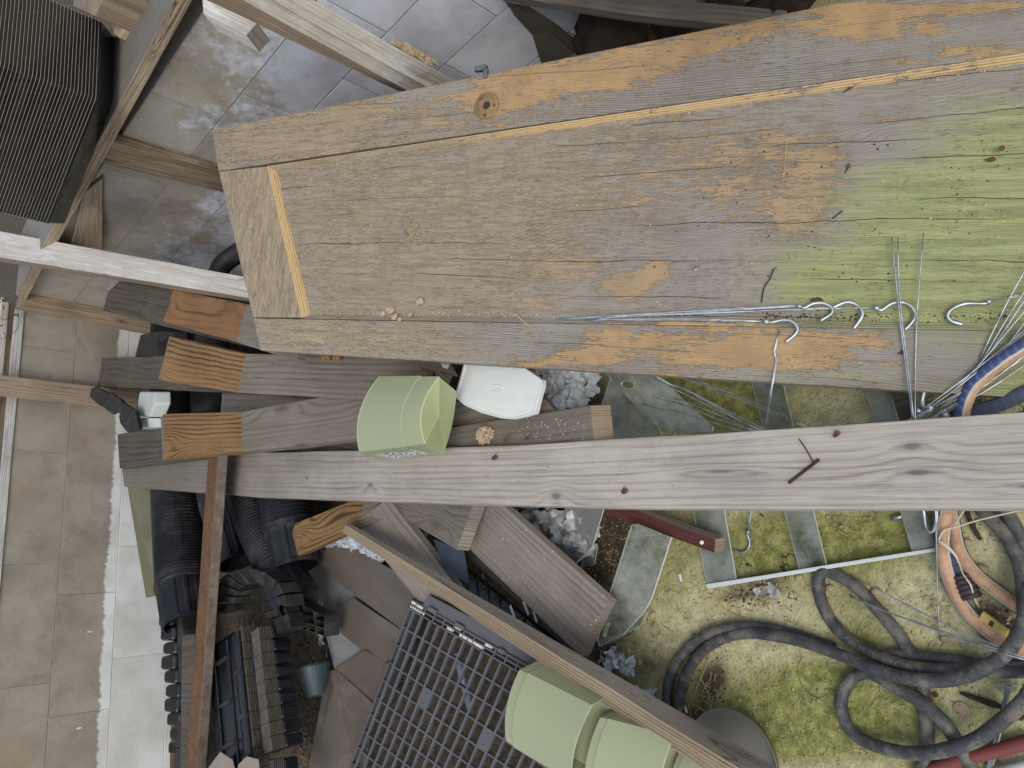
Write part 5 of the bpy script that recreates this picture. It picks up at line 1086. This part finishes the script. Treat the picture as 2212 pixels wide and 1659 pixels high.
# loose wires standing against the lower edge of the door
def loosew(label, ws, group='loose wires'):
    g = empty('wire_bundle', label, 'wire', ws[0][-1], group)
    for w_ in ws: wire(w_, .00125, parent=g)
    return g
loosew('three upright loose wires crossing the mossy end of the door', [[D(1926, 512, .004), D(1935, 605, .006), D(1944, 690, .012), D(1958, 800, .014), P(1972, 910, .185)], [D(1940, 512, .004), D(1941, 600, .006), D(1948, 690, .013), D(1962, 800, .016), P(1974, 908, .187)], [D(1995, 503, .003), D(1986, 610, .006), D(1979, 720, .008), D(1977, 830, .01), P(1977, 910, .186)]])
loosew('single kinked wire hanging over the lower edge of the door', [[D(1684, 713, .004), D(1672, 758, .003), D(1675, 782, .003), D(1664, 850, .004), P(1652, 930, .12)], [D(1685, 716, .004), D(1674, 760, .003), D(1677, 782, .003), D(1666, 850, .004), P(1655, 930, .12)]])
g_ = loosew('bundle of wires fanning from the long plank over the door to the right edge', [[P(1965, 905, .14), D(2060, 835, .012), D(2150, 765, .016), D(2240, 690, .02)], [P(1975, 905, .135), D(2080, 828, .01), D(2160, 762, .02), D(2240, 698, .024)], [P(1985, 898, .13), D(2090, 815, .01), D(2240, 640, .02)], [P(1990, 893, .13), P(2080, 845, .125), D(2150, 790, .016), D(2240, 712, .02)], [P(2010, 893, .12), P(2090, 840, .125), D(2160, 785, .016), D(2240, 730, .018)], [P(2010, 900, .12), P(2100, 852, .122), D(2240, 748, .016)], [P(1992, 900, .12), P(2100, 845, .12), D(2240, 755, .016)], [P(2020, 895, .12), D(2120, 850, .008), D(2240, 770, .012)], [D(2118, 775, .006), D(2166, 672, .012), D(2230, 555, .02)], [D(2110, 800, .006), D(2180, 680, .012), D(2240, 590, .018)], [D(2120, 790, .005), D(2200, 668, .012), D(2240, 610, .016)], [P(2040, 895, .115), P(2110, 835, .13), D(2240, 660, .02)]], 'loose wires')
for a, b, c, d in (((1996, 846), (1992, 868), (1998, 884), .13), ((2012, 884), (1994, 894), (1960, 912), .14), ((2044, 886), (2020, 900), (1990, 915), .13)):
    mb = MB(); mb.tube(spline([P(*a, d), P(*b, d), P(*c, d)], .002), .0045, 10); mb.build('hook', MT['hook'], g_, smooth=True)
for x, y in ((2009, 881), (1984, 888), (2042, 896)):
    mb = MB(); mb.tube([P(x - 6, y + 4, .135), P(x + 5, y - 3, .137)], .006, 12); mb.build('ferrule', MT['hook'], g_, smooth=True)
loosew('spread of thin wires over the clear sheet between door and long plank', [[P(1386, 795, .20), P(1452, 831, .16), P(1473, 836, .155), P(1560, 882, .12), P(1655, 928, .09)], [P(1388, 797, .198), P(1453, 834, .158), P(1475, 839, .152), P(1556, 884, .12), P(1640, 929, .09)], [P(1404, 840, .14), P(1447, 860, .13), P(1466, 863, .13), P(1550, 895, .11), P(1626, 931, .09)], [P(1402, 852, .14), P(1443, 868, .13), P(1463, 870, .13), P(1550, 905, .11), P(1640, 932, .09)], [P(1389, 806, .19), P(1460, 842, .155), P(1560, 890, .12), P(1650, 931, .09)], [P(1387, 872, .14), P(1433, 886, .13), P(1450, 886, .13), P(1530, 910, .11), P(1606, 932, .09)], [P(1434, 815, .16), P(1470, 816, .15), P(1560, 848, .12), P(1660, 888, .1), P(1748, 926, .09)], [P(1486, 816, .15), P(1560, 842, .12), P(1659, 882, .1), P(1745, 922, .09)]], 'loose wires')
loosew('thin wires stretched over the kinked hose to the right edge', [[P(1834, 1283, .03), P(1880, 1308, .04), P(1990, 1347, .04), P(2100, 1385, .06), P(2230, 1424, .085)], [P(1836, 1288, .03), P(1890, 1312, .045), P(2000, 1354, .045), P(2110, 1394, .065), P(2230, 1430, .085)], [P(1852, 1249, .02), P(1900, 1275, .04), P(2020, 1338, .05), P(2120, 1382, .06), P(2230, 1427, .085)]], 'loose wires')
loosew('pale thin wire dropping from the long plank past the bleached hose', [[P(2020, 1085, .10), P(2023, 1180, .06), P(2026, 1300, .02), P(2031, 1384, .008)]], 'loose wires')
h_ = hanger('wire hanger hook lying on the mossy floor by the red bar', [P(1571, 1172, .006), P(1577, 1183, .006), P(1590, 1191, .006), P(1606, 1193, .006), P(1617, 1183, .006), P(1619, 1168, .006), P(1613, 1152, .008)], [P(1613, 1154, .008), P(1616, 1149, .009), P(1617, 1145, .01)], [[P(1616, 1148, .01), P(1621, 1110, .02), P(1624, 1080, .03)], [P(1617, 1148, .01), P(1623, 1110, .02), P(1626, 1080, .03)]])
hanger('wire hanger hook hanging on the clear strip by the bleached hose', [P(1990, 1080, .06), P(1996, 1110, .055), P(1999, 1134, .05), P(2008, 1149, .05), P(2018, 1143, .05), P(2023, 1120, .055), P(2024, 1090, .06)], None, [[P(1990, 1082, .06), P(1986, 1040, .07)]])
mb = MB(); mb.tube(spline([P(1236, 1222, .04), P(1255, 1206, .045), P(1270, 1186, .05), P(1278, 1170, .05)], .004), .004, 10); tag(mb.build('hook_piece', MT['white_p'], smooth=True), 'loose bent white tube piece lying on the cloudy bag by the wide plank', 'tube')
mb = MB(); mb.tube([P(1926, 1121, .012), P(1950, 1115, .014)], .0042, 10); tag(mb.build('hook_piece', MT['hook'], smooth=True), 'short aluminium tube stub on the floor beside the clear strip', 'tube')
g_ = empty('cord', 'pale cord knotted round the bleached hose and stretched to the right edge', 'cord', P(2034, 1170, .03))
for L in ([(2230, 1096, .06), (2120, 1122, .06), (2062, 1139, .058), (2040, 1145, .062), (2030, 1160, .058), (2029, 1170, .056), (2042, 1180, .056), (2060, 1196, .04), (2072, 1216, .03), (2080, 1240, .04), (2096, 1262, .045), (2104, 1290, .02), (2114, 1312, .006)], [(2030, 1168, .058), (2050, 1182, .05), (2066, 1202, .035), (2070, 1216, .03)], [(2084, 1100, .05), (2072, 1118, .055), (2062, 1137, .057)]):
    wire([P(*q) for q in L], .0016, 'strand', g_, 'cord', 6, .01)
g_ = empty('yellow_clip', 'yellow plastic clip with a dark slot lying under the bleached hose', 'clip', P(2145, 1348, .01))
q = [P(2112, 1338, .026), P(2123, 1320, .03), P(2178, 1362, .026), P(2172, 1380, .022)]
mb = MB(); mb.prism(q, (0, 0, -.012)); cb = mb.build('body', MT['yellow'], g_, bevel=.0015)
qq = lambda s, t: q[0].lerp(q[1], t).lerp(q[3].lerp(q[2], t), s)
mb = MB(); mb.prism([qq(.36, .2), qq(.36, .75), qq(.5, .75), qq(.5, .2)], (0, 0, -.001)); so_ = mb.build('slot', MT['ink'], g_); so_.location.z += .0012
mb = MB(); mb.prism([qq(.05, 1.), qq(.05, .9), qq(1, .9), qq(1, 1.)], (0, 0, .004)); mb.build('lip', MT['yellow'], g_, bevel=.001)
mb = MB(); mb.prism(PZ((2172, 1478, .03), (2184, 1482, .03), (2170, 1560, .022), (2140, 1680, .012), (2124, 1680, .012), (2157, 1556, .022)), (0, 0, -.004)); tag(mb.build('metal_strip', MT['steel'], bevel=.001), 'flat grey metal strip running under the big hose loop to the bottom edge', 'strip')
mb = MB(); mb.prism(PZ((2142, 1476, .02), (2200, 1472, .03), (2196, 1494, .02), (2172, 1504, .012)), (0, 0, -.003)); tag(mb.build('clear_offcut', MT['acrylic'], bevel=.0008), 'clear plastic offcut above the metal strip near the right edge', 'plastic offcut')
def twig(label, L, r, mat='bark', name='twig'):
    path = spline([P(*q) for q in L], .008); rr = [r * (.7 + .5 * random.random()) * (1 - .5 * k / len(path)) for k in range(len(path))]; mb = MB(); mb.tube(path, rr, 7); tag(mb.build(name, MT[mat]), label, 'twig' if name == 'twig' else 'straw', 'twigs and straws' )
twig('dark rotten twig pointing at the big hose loop', [(2212, 1552, .008), (2160, 1527, .01), (2110, 1510, .008), (2076, 1498, .004)], .007)
twig('curled bark strip beside the bleached hose under the long plank', [(2086, 1096, .012), (2094, 1120, .01), (2104, 1142, .008), (2118, 1166, .004)], .006)

# ------------------------------------------------------------------ clear acrylic pieces
GA = 'clear acrylic offcuts'; AC, AE = MT['acrylic'], MT['acrylic_edge']
hc = P(1355, 831, .165)
sheet('acrylic_sheet', 'clear pointed acrylic sheet with a round hole under the door edge', 'acrylic sheet', PZ((1298, 788, .19), (1400, 788, .17), (1480, 868, .12), (1540, 922, .085), (1537, 932, .083), (1456, 934, .095), (1413, 917, .11), (1320, 822, .17)), .005, AC, GA, AE, (hc, P(1369, 834, .16) - hc, P(1356, 824, .167) - hc))
sheet('acrylic_sheet', 'large grey acrylic sheet beneath the pointed one', 'acrylic sheet', PZ((1318, 815, .12), (1400, 880, .09), (1440, 960, .06), (1290, 975, .09), (1286, 912, .1)), .004, AC, GA, AE)
sheet('acrylic_sheet', 'clear acrylic blade with a torn label touching the wide plank end', 'acrylic sheet', PZ((1363, 1134, .10), (1376, 1131, .10), (1450, 1161, .07), (1407, 1293, .045), (1391, 1322, .04), (1346, 1370, .04), (1294, 1397, .06), (1289, 1382, .065), (1312, 1294, .085)), .006, AC, GA, AE)
sheet('acrylic_sheet', 'lower acrylic sliver under the labelled blade', 'acrylic sheet', PZ((1300, 1390, .03), (1400, 1320, .02), (1382, 1352, .012), (1300, 1402, .02)), .003, AC, GA, AE)
mb = MB(); mb.prism(PZ((1310, 1345, .062), (1318, 1346, .062), (1308, 1376, .06), (1300, 1374, .06)), (0, 0, -.0008)); tag(mb.build('torn_label', MT['label']), 'torn white and yellow label stuck on the acrylic blade', 'label')
mb = MB(); mb.prism(PZ((1312, 1350, .0626), (1315, 1351, .0626), (1309, 1366, .0616), (1306, 1365, .0616)), (0, 0, -.0005)); tag(mb.build('torn_label', MT['yellow']), 'small yellow strip on the torn label of the acrylic blade', 'label')
sheet('acrylic_sheet', 'cloudy acrylic sheet over the bag beside the wide plank', 'acrylic sheet', PZ((1224, 1080, .1), (1306, 1092, .08), (1280, 1180, .055), (1238, 1222, .05), (1202, 1190, .07)), .004, MT['film'], GA, AE)
sheet('acrylic_sheet', 'small acrylic triangle in the brown dirt by the wide plank', 'acrylic sheet', PZ((1262, 1196, .03), (1282, 1168, .03), (1291, 1180, .025), (1284, 1220, .02), (1254, 1224, .025)), .003, AC, GA, AE)
rk = empty('acrylic_rack', 'clear acrylic ladder-like rack lying on the mossy floor under the long plank', 'rack', P(1760, 1120, .004))
for k, q in enumerate((((1492, 1080), (1560, 1080), (1591, 1258), (1527, 1271)), ((1622, 824), (1692, 832), (1786, 1226), (1727, 1236)), ((1866, 838), (1920, 838), (2021, 1186), (1970, 1193)))):
    mb = MB(); mb.prism([P(x, y, .022) for x, y in q], (0, 0, -.005), 0, 1); mb.build('strip', [AC, AE], rk, bevel=.0008)
mb = MB(); mb.prism(PZ((1524, 1262, .027), (1659, 1241, .027), (1800, 1218, .027), (2022, 1183, .027), (2022, 1191, .027), (1659, 1250, .027), (1527, 1272, .027)), (0, 0, -.022), 0, 1); mb.build('rail', [AE, AE], rk, bevel=.001)
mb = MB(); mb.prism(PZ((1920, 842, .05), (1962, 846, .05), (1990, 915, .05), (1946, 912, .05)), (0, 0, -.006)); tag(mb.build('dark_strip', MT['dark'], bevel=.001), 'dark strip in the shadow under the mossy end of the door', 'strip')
# grey saucer behind the batten
mb = MB(); c = P(1590, 1640, .02); R = []
for r_, z_ in ((.0, .0), (.085, .0), (.1, .006), (.104, .022), (.1065, .0225)): R.append(mb.add([c + Vector((math.cos(j * .2244) * r_, math.sin(j * .2244) * r_, z_)) for j in range(28)]))
for k in range(4): loop(mb, R[k], R[k + 1])
tag(mb.build('saucer', MT['greydisc'], smooth=True, solid=.002), 'dusty grey plastic saucer half under the slim batten', 'saucer')

# ------------------------------------------------------------------ crumpled film and bags
MT['bagclear'] = clear('clear_film_scrap', (206, 206, 200), .3, .2, (190, 186, 172), .6, 16.)
def crumple(name, label, cor, n, amp, fr, mat='bag', seed=0., group=None, ragged=.2):
    cs = [P(*q) for q in cor]; mb = MB(); I = {}
    for j in range(n + 1):
        for i in range(n + 1):
            s_, t = i / n, j / n; p = cs[0].lerp(cs[1], s_).lerp(cs[3].lerp(cs[2], s_), t)
            a = mnoise.noise(p * fr + Vector((seed, 0, 0))); b = mnoise.noise(p * fr * 2.3 + Vector((0, seed, 0))); c = mnoise.noise(p * fr * 4.6 + Vector((0, 0, seed)))
            h = (1 - abs(a) * 2.4) * amp + (1 - abs(b) * 2) * amp * .45 + (1 - abs(c) * 2) * amp * .12
            e = min(s_, 1 - s_, t, 1 - t) * 4; 
            I[i, j] = mb.add([p + Vector((amp * 1.1 * b, amp * .6 * c, h * min(1, .3 + e)))])[0]
    for j in range(n):
        for i in range(n):
            e = min(i, n - 1 - i, j, n - 1 - j) / n
            if e < .1 + ragged * .2 and mnoise.noise(mb.v[I[i, j]] * 30 + Vector((seed, 2, 1))) > .12 - ragged * .5: continue
            mb.face((I[i, j], I[i + 1, j], I[i + 1, j + 1], I[i, j + 1]))
    o = mb.build(name, MT[mat], smooth=True)
    try: o.data.set_sharp_from_angle(angle=math.radians(50))
    except Exception: pass
    return tag(o, label, 'plastic film', group)
GF = 'crumpled pale film'
crumple('film', 'crumpled whitish film under the slim batten above the brown sheets', [(676, 1186, .28), (745, 1130, .36), (870, 1212, .27), (840, 1235, .24)], 34, .012, 38., seed=2.)
crumple('film', 'crumpled white film strip between brown-grey plank and grooved decking', [(860, 1104, .29), (900, 1104, .29), (950, 1200, .22), (916, 1200, .23)], 26, .012, 36., seed=5.)
crumple('film', 'large heap of crumpled grey-white film above the wide plank', [(1080, 1085, .10), (1290, 1088, .06), (1300, 1200, .03), (1190, 1206, .06)], 60, .024, 19., seed=9.)
crumple('film', 'crumpled white film behind the lid under the door edge', [(1150, 780, .2), (1300, 790, .16), (1290, 890, .10), (1165, 900, .14)], 50, .016, 28., seed=12.)
crumple('film', 'torn pale film scraps at the foot of the wide plank', [(1298, 1392, .03), (1370, 1398, .02), (1376, 1462, .006), (1300, 1450, .02)], 30, .012, 34., seed=15., ragged=.5)
crumple('film', 'flattened dirty film below the acrylic rack', [(1590, 1260, .004), (1700, 1240, .004), (1700, 1290, .003), (1610, 1312, .003)], 34, .006, 40., 'bagclear', seed=21., ragged=1.)
crumple('film', 'grey film scrap pressed against the slim batten by the hose loop', [(1360, 1470, .006), (1420, 1480, .004), (1440, 1540, .003), (1400, 1530, .004)], 18, .006, 40., seed=25., ragged=.4)
crumple('film', 'ragged pale film under the lower cell trays and the brown sheets', [(670, 1300, .25), (700, 1320, .24), (708, 1420, .22), (694, 1400, .23)], 20, .01, 40., seed=31., ragged=.5)

# ------------------------------------------------------------------ dark heap behind the door's top edge
def lump(c, r, sc=(1, 1, 1), rough=.18, fr=9., seed=0., n=2):
    bm = bmesh.new(); bmesh.ops.create_icosphere(bm, subdivisions=n, radius=1.)
    mb = MB()
    mb.v = [Vector((v.co.x * sc[0], v.co.y * sc[1], v.co.z * sc[2])) * r * (1 + rough * mnoise.noise(v.co * fr * .25 + Vector((seed, 0, 0))) + rough * .5 * mnoise.noise(v.co * fr * .7 + Vector((0, seed, 0)))) + Vector(c) for v in bm.verts]
    for f in bm.faces: mb.face([v.index for v in f.verts])
    bm.free(); return mb
c = P(1345, 82, .16)
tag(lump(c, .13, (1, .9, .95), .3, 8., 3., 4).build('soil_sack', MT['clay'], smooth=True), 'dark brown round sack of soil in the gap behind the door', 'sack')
c = P(1222, 66, .16); mb = MB(); mb.tube([c + Vector((-.05, .03, -.14)), c + Vector((-.02, .02, .06)), c + Vector((-.018, .02, .062))], [.065, .085, .088], 24); tag(mb.build('dark_pot', MT['dgreen'], smooth=False), 'dark green plastic pot in the gap behind the door', 'pot')
twig('dark stick leaning in the gap behind the door', [(1378, 30, .3), (1400, 66, .25), (1422, 100, .2)], .014)
tag(lump(P(1680, 12, .2), .06, (1.3, 1, .8), .4, 12., 7., 3).build('rubble_lump', MT['clay']), 'brown rubble lump at the top edge by the door', 'rubble')
# unseen bench added out of view only to shade that corner
bn = empty('shade_bench', 'unseen slatted bench added beyond the top edge to shade the gap behind the door', 'bench', Vector((.0, 1.25, 0)))
bA = P(1110, -260, .72)
for k in range(5):
    pass
ybs = .96
while ybs < 1.4:
    xbs = -.9
    while proj((xbs, ybs, .55))[1] > -30 or proj((xbs, ybs, .58))[1] > -30: xbs += .02
    mb = MB(); mb.box((xbs, ybs, .55), (.5 - xbs, 0, 0), (0, .086, 0), (0, 0, .03)); ybs += .09; mb.build('slat', MT['dark'], bn, bevel=.002)
for x, y in ((.42, 1.0), (.42, 1.38)):
    mb = MB(); mb.box((x, y, 0), (.05, 0, 0), (0, .04, 0), (0, 0, .55)); mb.build('leg', MT['dark'], bn, bevel=.002)
# ------------------------------------------------------------------ stones, straws, leaves and crumbs
tag(lump(P(1047, 940, .372), .024, (1, .8, .7), .5, 16., 4., 4).build('mortar_lump', MT['stone']), 'crumbly pale mortar lump lying on the grey plank', 'mortar lump')
GM = 'mortar crumbs on the door'
for k, (x, y, r_, lb) in enumerate(((845, 672, .011, 'largest pale mortar crumb, on the lower moulding of the door'), (852, 684, .009, 'pale mortar crumb touching the largest one from below'), (838, 668, .007, 'pale mortar crumb just left of the largest one'), (906, 652, .010, 'lone mortar crumb on the door panel above the lower moulding'), (886, 680, .007, 'small mortar crumb under the lone one, on the moulding'), (826, 679, .007, 'leftmost of the bigger mortar crumbs along the moulding'), (863, 690, .006, 'flat grey mortar flake below the largest crumb'))):
    tag(lump(D(x, y, -.009 if y < 680 else -.002), r_, (1.2, .8, .6), .5, 14., k * 3., 2).build('mortar_crumb', MT['stone']), lb, 'mortar crumb', GM)
def crumbs(name, pts, mat, smin, smax, kind=True):
    mb = MB()
    for p in pts:
        r = random.uniform(smin, smax) * random.choice((.6, .8, 1, 1.3)); b = [Vector((random.gauss(0, 1), random.gauss(0, 1), abs(random.gauss(0, .7)))).normalized() * r for k in range(4)]
        top = Vector(p) + Vector((0, 0, r * random.uniform(.3, .8))); base = [Vector(p) + Vector((math.cos(a + t) * r, math.sin(a + t) * r * .7, -.0003)) for t in (random.random() * 6,) for a in (0, 1.6, 3.1, 4.6)]
        i = mb.add(base + [top + Vector((random.uniform(-.3, .3) * r, random.uniform(-.3, .3) * r, 0))])
        for a, b_ in ((0, 1), (1, 2), (2, 3), (3, 0)): mb.face((i[a], i[b_], i[4]))
    o = mb.build(name, mat); return stuff(o)
pts = []
for k in range(520):
    x = random.uniform(680, 1160) if random.random() < .8 else random.uniform(650, 1500); y = k2(x) - 1 + random.gauss(0, 3.2) + (3 if random.random() < .2 else 0); pts.append(D(x, y, -.0125))
for k in range(120): pts.append(D(random.uniform(606, 680), random.uniform(380, 670), -.0135))
for k in range(160): x = random.uniform(640, 2150); pts.append(D(x, t2(x) + abs(random.gauss(4, 6)), -.0132))
for k in range(260): pts.append(D(random.uniform(650, 2180), random.uniform(380, 660), -.0132))
crumbs('door_crumbs', pts, MT['stone'], .0012, .0036)
pts = []
for k in range(200): x = random.uniform(1640, 2180); pts.append(D(x, k2(x) + random.gauss(-6, 6), -.0128))
for k in range(160): pts.append(D(random.uniform(1400, 2190), random.uniform(300, 650), -.0135))
crumbs('leaf_litter_crumbs', pts, MT['bark'], .001, .0028)
zs_ = [(258, .585), (553, .505), (830, .44), (1106, .378), (1286, .335), (1659, .262), (2212, .17)]
def zB1(x):
    for (a, za), (b, zb2) in zip(zs_[:-1], zs_[1:]):
        if x <= b: return za + (zb2 - za) * (x - a) / (b - a)
    return .17
pts = [P(x, y, zB1(x) + .0005) for x, y in [(random.uniform(600, 1500), random.uniform(985, 1080)) for k in range(150)]] + [P(random.gauss(1165, 12), random.gauss(1075, 10), zB1(1165) + .0005) for k in range(30)] + [P(random.uniform(1100, 1270), random.uniform(905, 950), .36) for k in range(90)]
crumbs('plank_grit', pts, MT['stone'], .001, .0028)
pts = []
for k in range(90):
    s_, t = random.random(), random.random(); p = P(1046, 1056, .30).lerp(P(1314, 1296, .135), s_).lerp(P(902, 1078, .30).lerp(P(1253, 1419, .135), s_), t); pts.append(p + Vector((0, 0, .0008)))
crumbs('wide_plank_grit', pts, MT['label'], .0009, .0026)
pts = []
for k in range(1500):
    x, y = random.uniform(1180, 2212), random.uniform(800, 1659); pts.append(P(x, y, .001))
for k in range(500): pts.append(G(random.gauss(1290, 60), random.gauss(1190, 70), .003))
crumbs('floor_grit', pts, MT['pebble'], .0012, .0042)
pts = [G(random.gauss(1280, 60), random.gauss(1200, 70), .003) for k in range(300)] + [P(random.gauss(1540, 24), random.gauss(1470, 36), .001) for k in range(70)] + [P(random.gauss(1620, 60), random.gauss(1280, 18), .001) for k in range(60)] + [P(random.gauss(2180, 24), random.gauss(1370, 26), .001) for k in range(60)]
crumbs('dark_floor_litter', pts, MT['bark'], .0012, .004)
pts = [G(random.uniform(640, 760), random.uniform(1350, 1660), .004) for k in range(500)]
crumbs('soil_crumbs', pts, MT['dirtfill'], .002, .007)
# countable pebbles
GP_ = 'pebbles on the floor'
for k, (x, y, r_, lb) in enumerate(((2116, 1232, .012, 'largest rounded tan pebble, right of the tan hose'), (2102, 1240, .010, 'grey-white pebble touching the largest tan pebble'), (2086, 1172, .009, 'brown pebble beside the curled bark strip'), (2094, 1218, .006, 'small white pebble above the ribbed connector'), (1381, 1430, .008, 'tan pebble above the torn film scraps'), (1418, 1410, .007, 'orange-brown pebble left of the outer hose loop'), (1726, 1248, .008, 'pale pebble touching the acrylic rail'), (2040, 1380, .007, 'pale pebble under the stretched wires'), (1793, 1270, .008, 'yellowish pebble inside the kinked hose'), (1892, 1278, .009, 'flat pale pebble right of the kinked hose'))):
    tag(lump(P(x, y, r_ * .4), r_, (1.2, .9, .6), .25, 10., k * 5., 2).build('pebble', MT['pebble'], smooth=True), lb, 'pebble', GP_)
# straws
for L, lb in (([(1990 - 1095, 502, 0)], ''),):
    pass
def dstraw(label, L, r=.0011, mat='straw', off=-.0115):
    path = spline([D(x, y, off) for x, y in L], .01); mb = MB(); mb.tube(path, r, 5); tag(mb.build('straw', MT[mat]), label, 'straw', 'straws on the door')
dstraw('pale straw splinter on the left part of the door panel', [(879, 518), (896, 502)], .0014)
dstraw('thin dark straw crossing the pale splinter', [(871, 495), (884, 512)], .0006, 'leafdry')
dstraw('tan straw lying across the lower moulding of the door', [(1112, 678), (1138, 700), (1157, 714)], .0014, off=.0015)
dstraw('dark curved stem on the door above the leftmost lowest hook', [(1672, 580), (1662, 604), (1650, 622), (1645, 654)], .0014, 'bark')
dstraw('short dark stem on the mossy door panel', [(1820, 455), (1798, 472)], .0013, 'bark')
dstraw('long thin pale scratch-like straw on the orange paint', [(1699, 306), (1696, 350), (1690, 394)], .0009)
dstraw('small yellow straw on the mossy panel', [(1349 + 350, 320), (1345 + 350, 334)], .0011)
def pstraw(label, L, r=.0011, mat='straw'):
    path = spline([P(x, y, zB1(x) + .0015) for x, y in L], .01); mb = MB(); mb.tube(path, r, 5); tag(mb.build('straw', MT[mat]), label, 'straw', 'straws on the long plank')
pstraw('dark splinter stick with pale end on the long plank, the thick one', [(1704, 1044), (1740, 1016), (1770, 993)], .003, 'bark')
pstraw('thin brown stem meeting the thick splinter on the long plank', [(1726, 948), (1740, 968), (1757, 998)], .0012, 'bark')
for L, lb in (([(1484, 1268, .004), (1520, 1300, .003)], 'x'),): pass
twig('thin straw bridging the hose loop interior', [(1533, 1414, .003), (1520, 1450, .003), (1486, 1530, .003)], .0016, 'straw', 'straw')
twig('dry split straw curling down to the hose loop', [(1432, 1425, .006), (1422, 1450, .006), (1430, 1480, .005), (1440, 1518, .003)], .0022, 'straw', 'straw')
twig('pale straw lying by the flattened film', [(1570, 1320, .003), (1606, 1336, .003)], .0014, 'straw', 'straw')
twig('bent straw in the dirt inside the hose loop', [(1512, 1460, .003), (1530, 1500, .003), (1538, 1540, .003)], .0013, 'straw', 'straw')
twig('straw on the mossy concrete right of the acrylic blade', [(1410, 1270, .002), (1440, 1246, .002), (1466, 1222, .002)], .0009, 'straw', 'straw')
twig('pale woody stem lying along the slim batten', [(858, 1242, .262), (900, 1258, .26), (950, 1280, .255), (1000, 1306, .24)], .004, 'straw', 'straw')
# dry leaves
GL = 'dry leaves'
def leaf(label, c, u, L, w_, mat='leafdry'):
    c = Vector(c); u = Vector(u).normalized(); v_ = u.cross(Vector((0, 0, 1))).normalized(); mb = MB()
    n = 7; rows = []; L *= .75; w_ *= .75
    for i in range(n + 1):
        t = i / n; wd = w_ * math.sin(math.pi * min(.97, max(.03, t))) ** .8; k = .004 * math.sin(t * 5) + .003 * mnoise.noise(c * 9 + u * t * 4)
        rows.append(mb.add([c + u * L * (t - .5) + v_ * wd + Vector((0, 0, .003 + k)), c + u * L * (t - .5) + Vector((0, 0, .0012)), c + u * L * (t - .5) - v_ * wd + Vector((0, 0, .004 - k))]))
    for i in range(n):
        for j in (0, 1): mb.face((rows[i][j], rows[i][j + 1], rows[i + 1][j + 1], rows[i + 1][j]))
    tag(mb.build('dry_leaf', MT[mat], smooth=True), label, 'leaf', GL)
leaf('curled brown leaf against the top moulding of the door', D(1835, 192, -.012), DU + DV * .8, .03, .006)
leaf('brown leaf scrap on the middle of the mossy panel', D(1832, 365, -.013), DU * .4 + DV, .024, .005)
leaf('dark leaf scraps under the overlapping hooks', D(1765, 648, -.012), DU, .03, .007)
leaf('reddish leaf curl on the bottom stile of the door', D(1948, 762, .002), DU + DV * .5, .016, .005)
leaf('brown leaf by the nail in the door', D(2140, 345, -.013), DU, .022, .006)
leaf('dry leaf on the grey plank beside the mortar lump', P(1094, 950, .375), (1, .5, 0), .03, .007)
leaf('dry leaf between the mortar lump and the sawn end', P(1140, 946, .366), (1, .3, 0), .03, .006)
leaf('brown seed case on the long plank near its upper edge', P(1808, 938, zB1(1808) + .001), (1, .6, 0), .02, .007)
leaf('brown leaf speck on the long plank below the planter', P(1070, 988, zB1(1070) + .001), (1, 0, 0), .026, .009)
leaf('round brown leaf speck low on the long plank', P(1350, 1060, zB1(1350) + .001), (1, .2, 0), .022, .01)
leaf('pale dry leaf by the acrylic blade', P(1412, 1340, .004), (.3, 1, 0), .05, .008, 'straw')
leaf('reddish leaf speck on the concrete near the big loop', P(2022, 1500, .003), (1, 0, 0), .014, .006)
tag(lump(P(2076 - 0, 1529 - 0, .001), .014, (1, .8, .08), .2, 9., 2., 2).build('flat_stone', MT['stone'], smooth=True), 'flat pinkish stone set in the concrete inside the big loop', 'stone')
for k, (x, y, x2, y2, lb) in enumerate(((1468, 1240, 1472, 1256, 'short white tube bit on the mossy concrete'), (1539, 1210, 1545, 1218, 'tiny white bit near the hook on the floor'), (1478, 1525, 1484, 1540, 'white paint flake at the inner hose loop'))):
    mb = MB(); mb.tube([P(x, y, .004), P(x2, y2, .004)], .0035, 8); tag(mb.build('white_bit', MT['lid']), lb, 'plastic bit')

# dry fibres and rootlets lying on the floor: nobody could count them
mb = MB()
for (cx0, cy0, sx, sy, n_) in ((1520, 1490, 40, 45, 60), (1600, 1280, 70, 22, 50), (1340, 1440, 50, 30, 30), (2040, 1310, 24, 24, 24), (1270, 1190, 50, 60, 50), (1900, 1350, 160, 90, 40), (1500, 1300, 90, 60, 30)):
    for k in range(n_):
        x, y = random.gauss(cx0, sx), random.gauss(cy0, sy); a = random.uniform(0, 6.28); L = random.uniform(6, 26); b = random.uniform(-.8, .8)
        if x < 1200: continue
        mb.tube([P(x, y, .003), P(x + math.cos(a) * L * .5, y + math.sin(a) * L * .5, .005), P(x + math.cos(a + b) * L, y + math.sin(a + b) * L, .003)], random.uniform(.0005, .0011), 4)
stuff(mb.build('dry_fibres', MT['straw']))
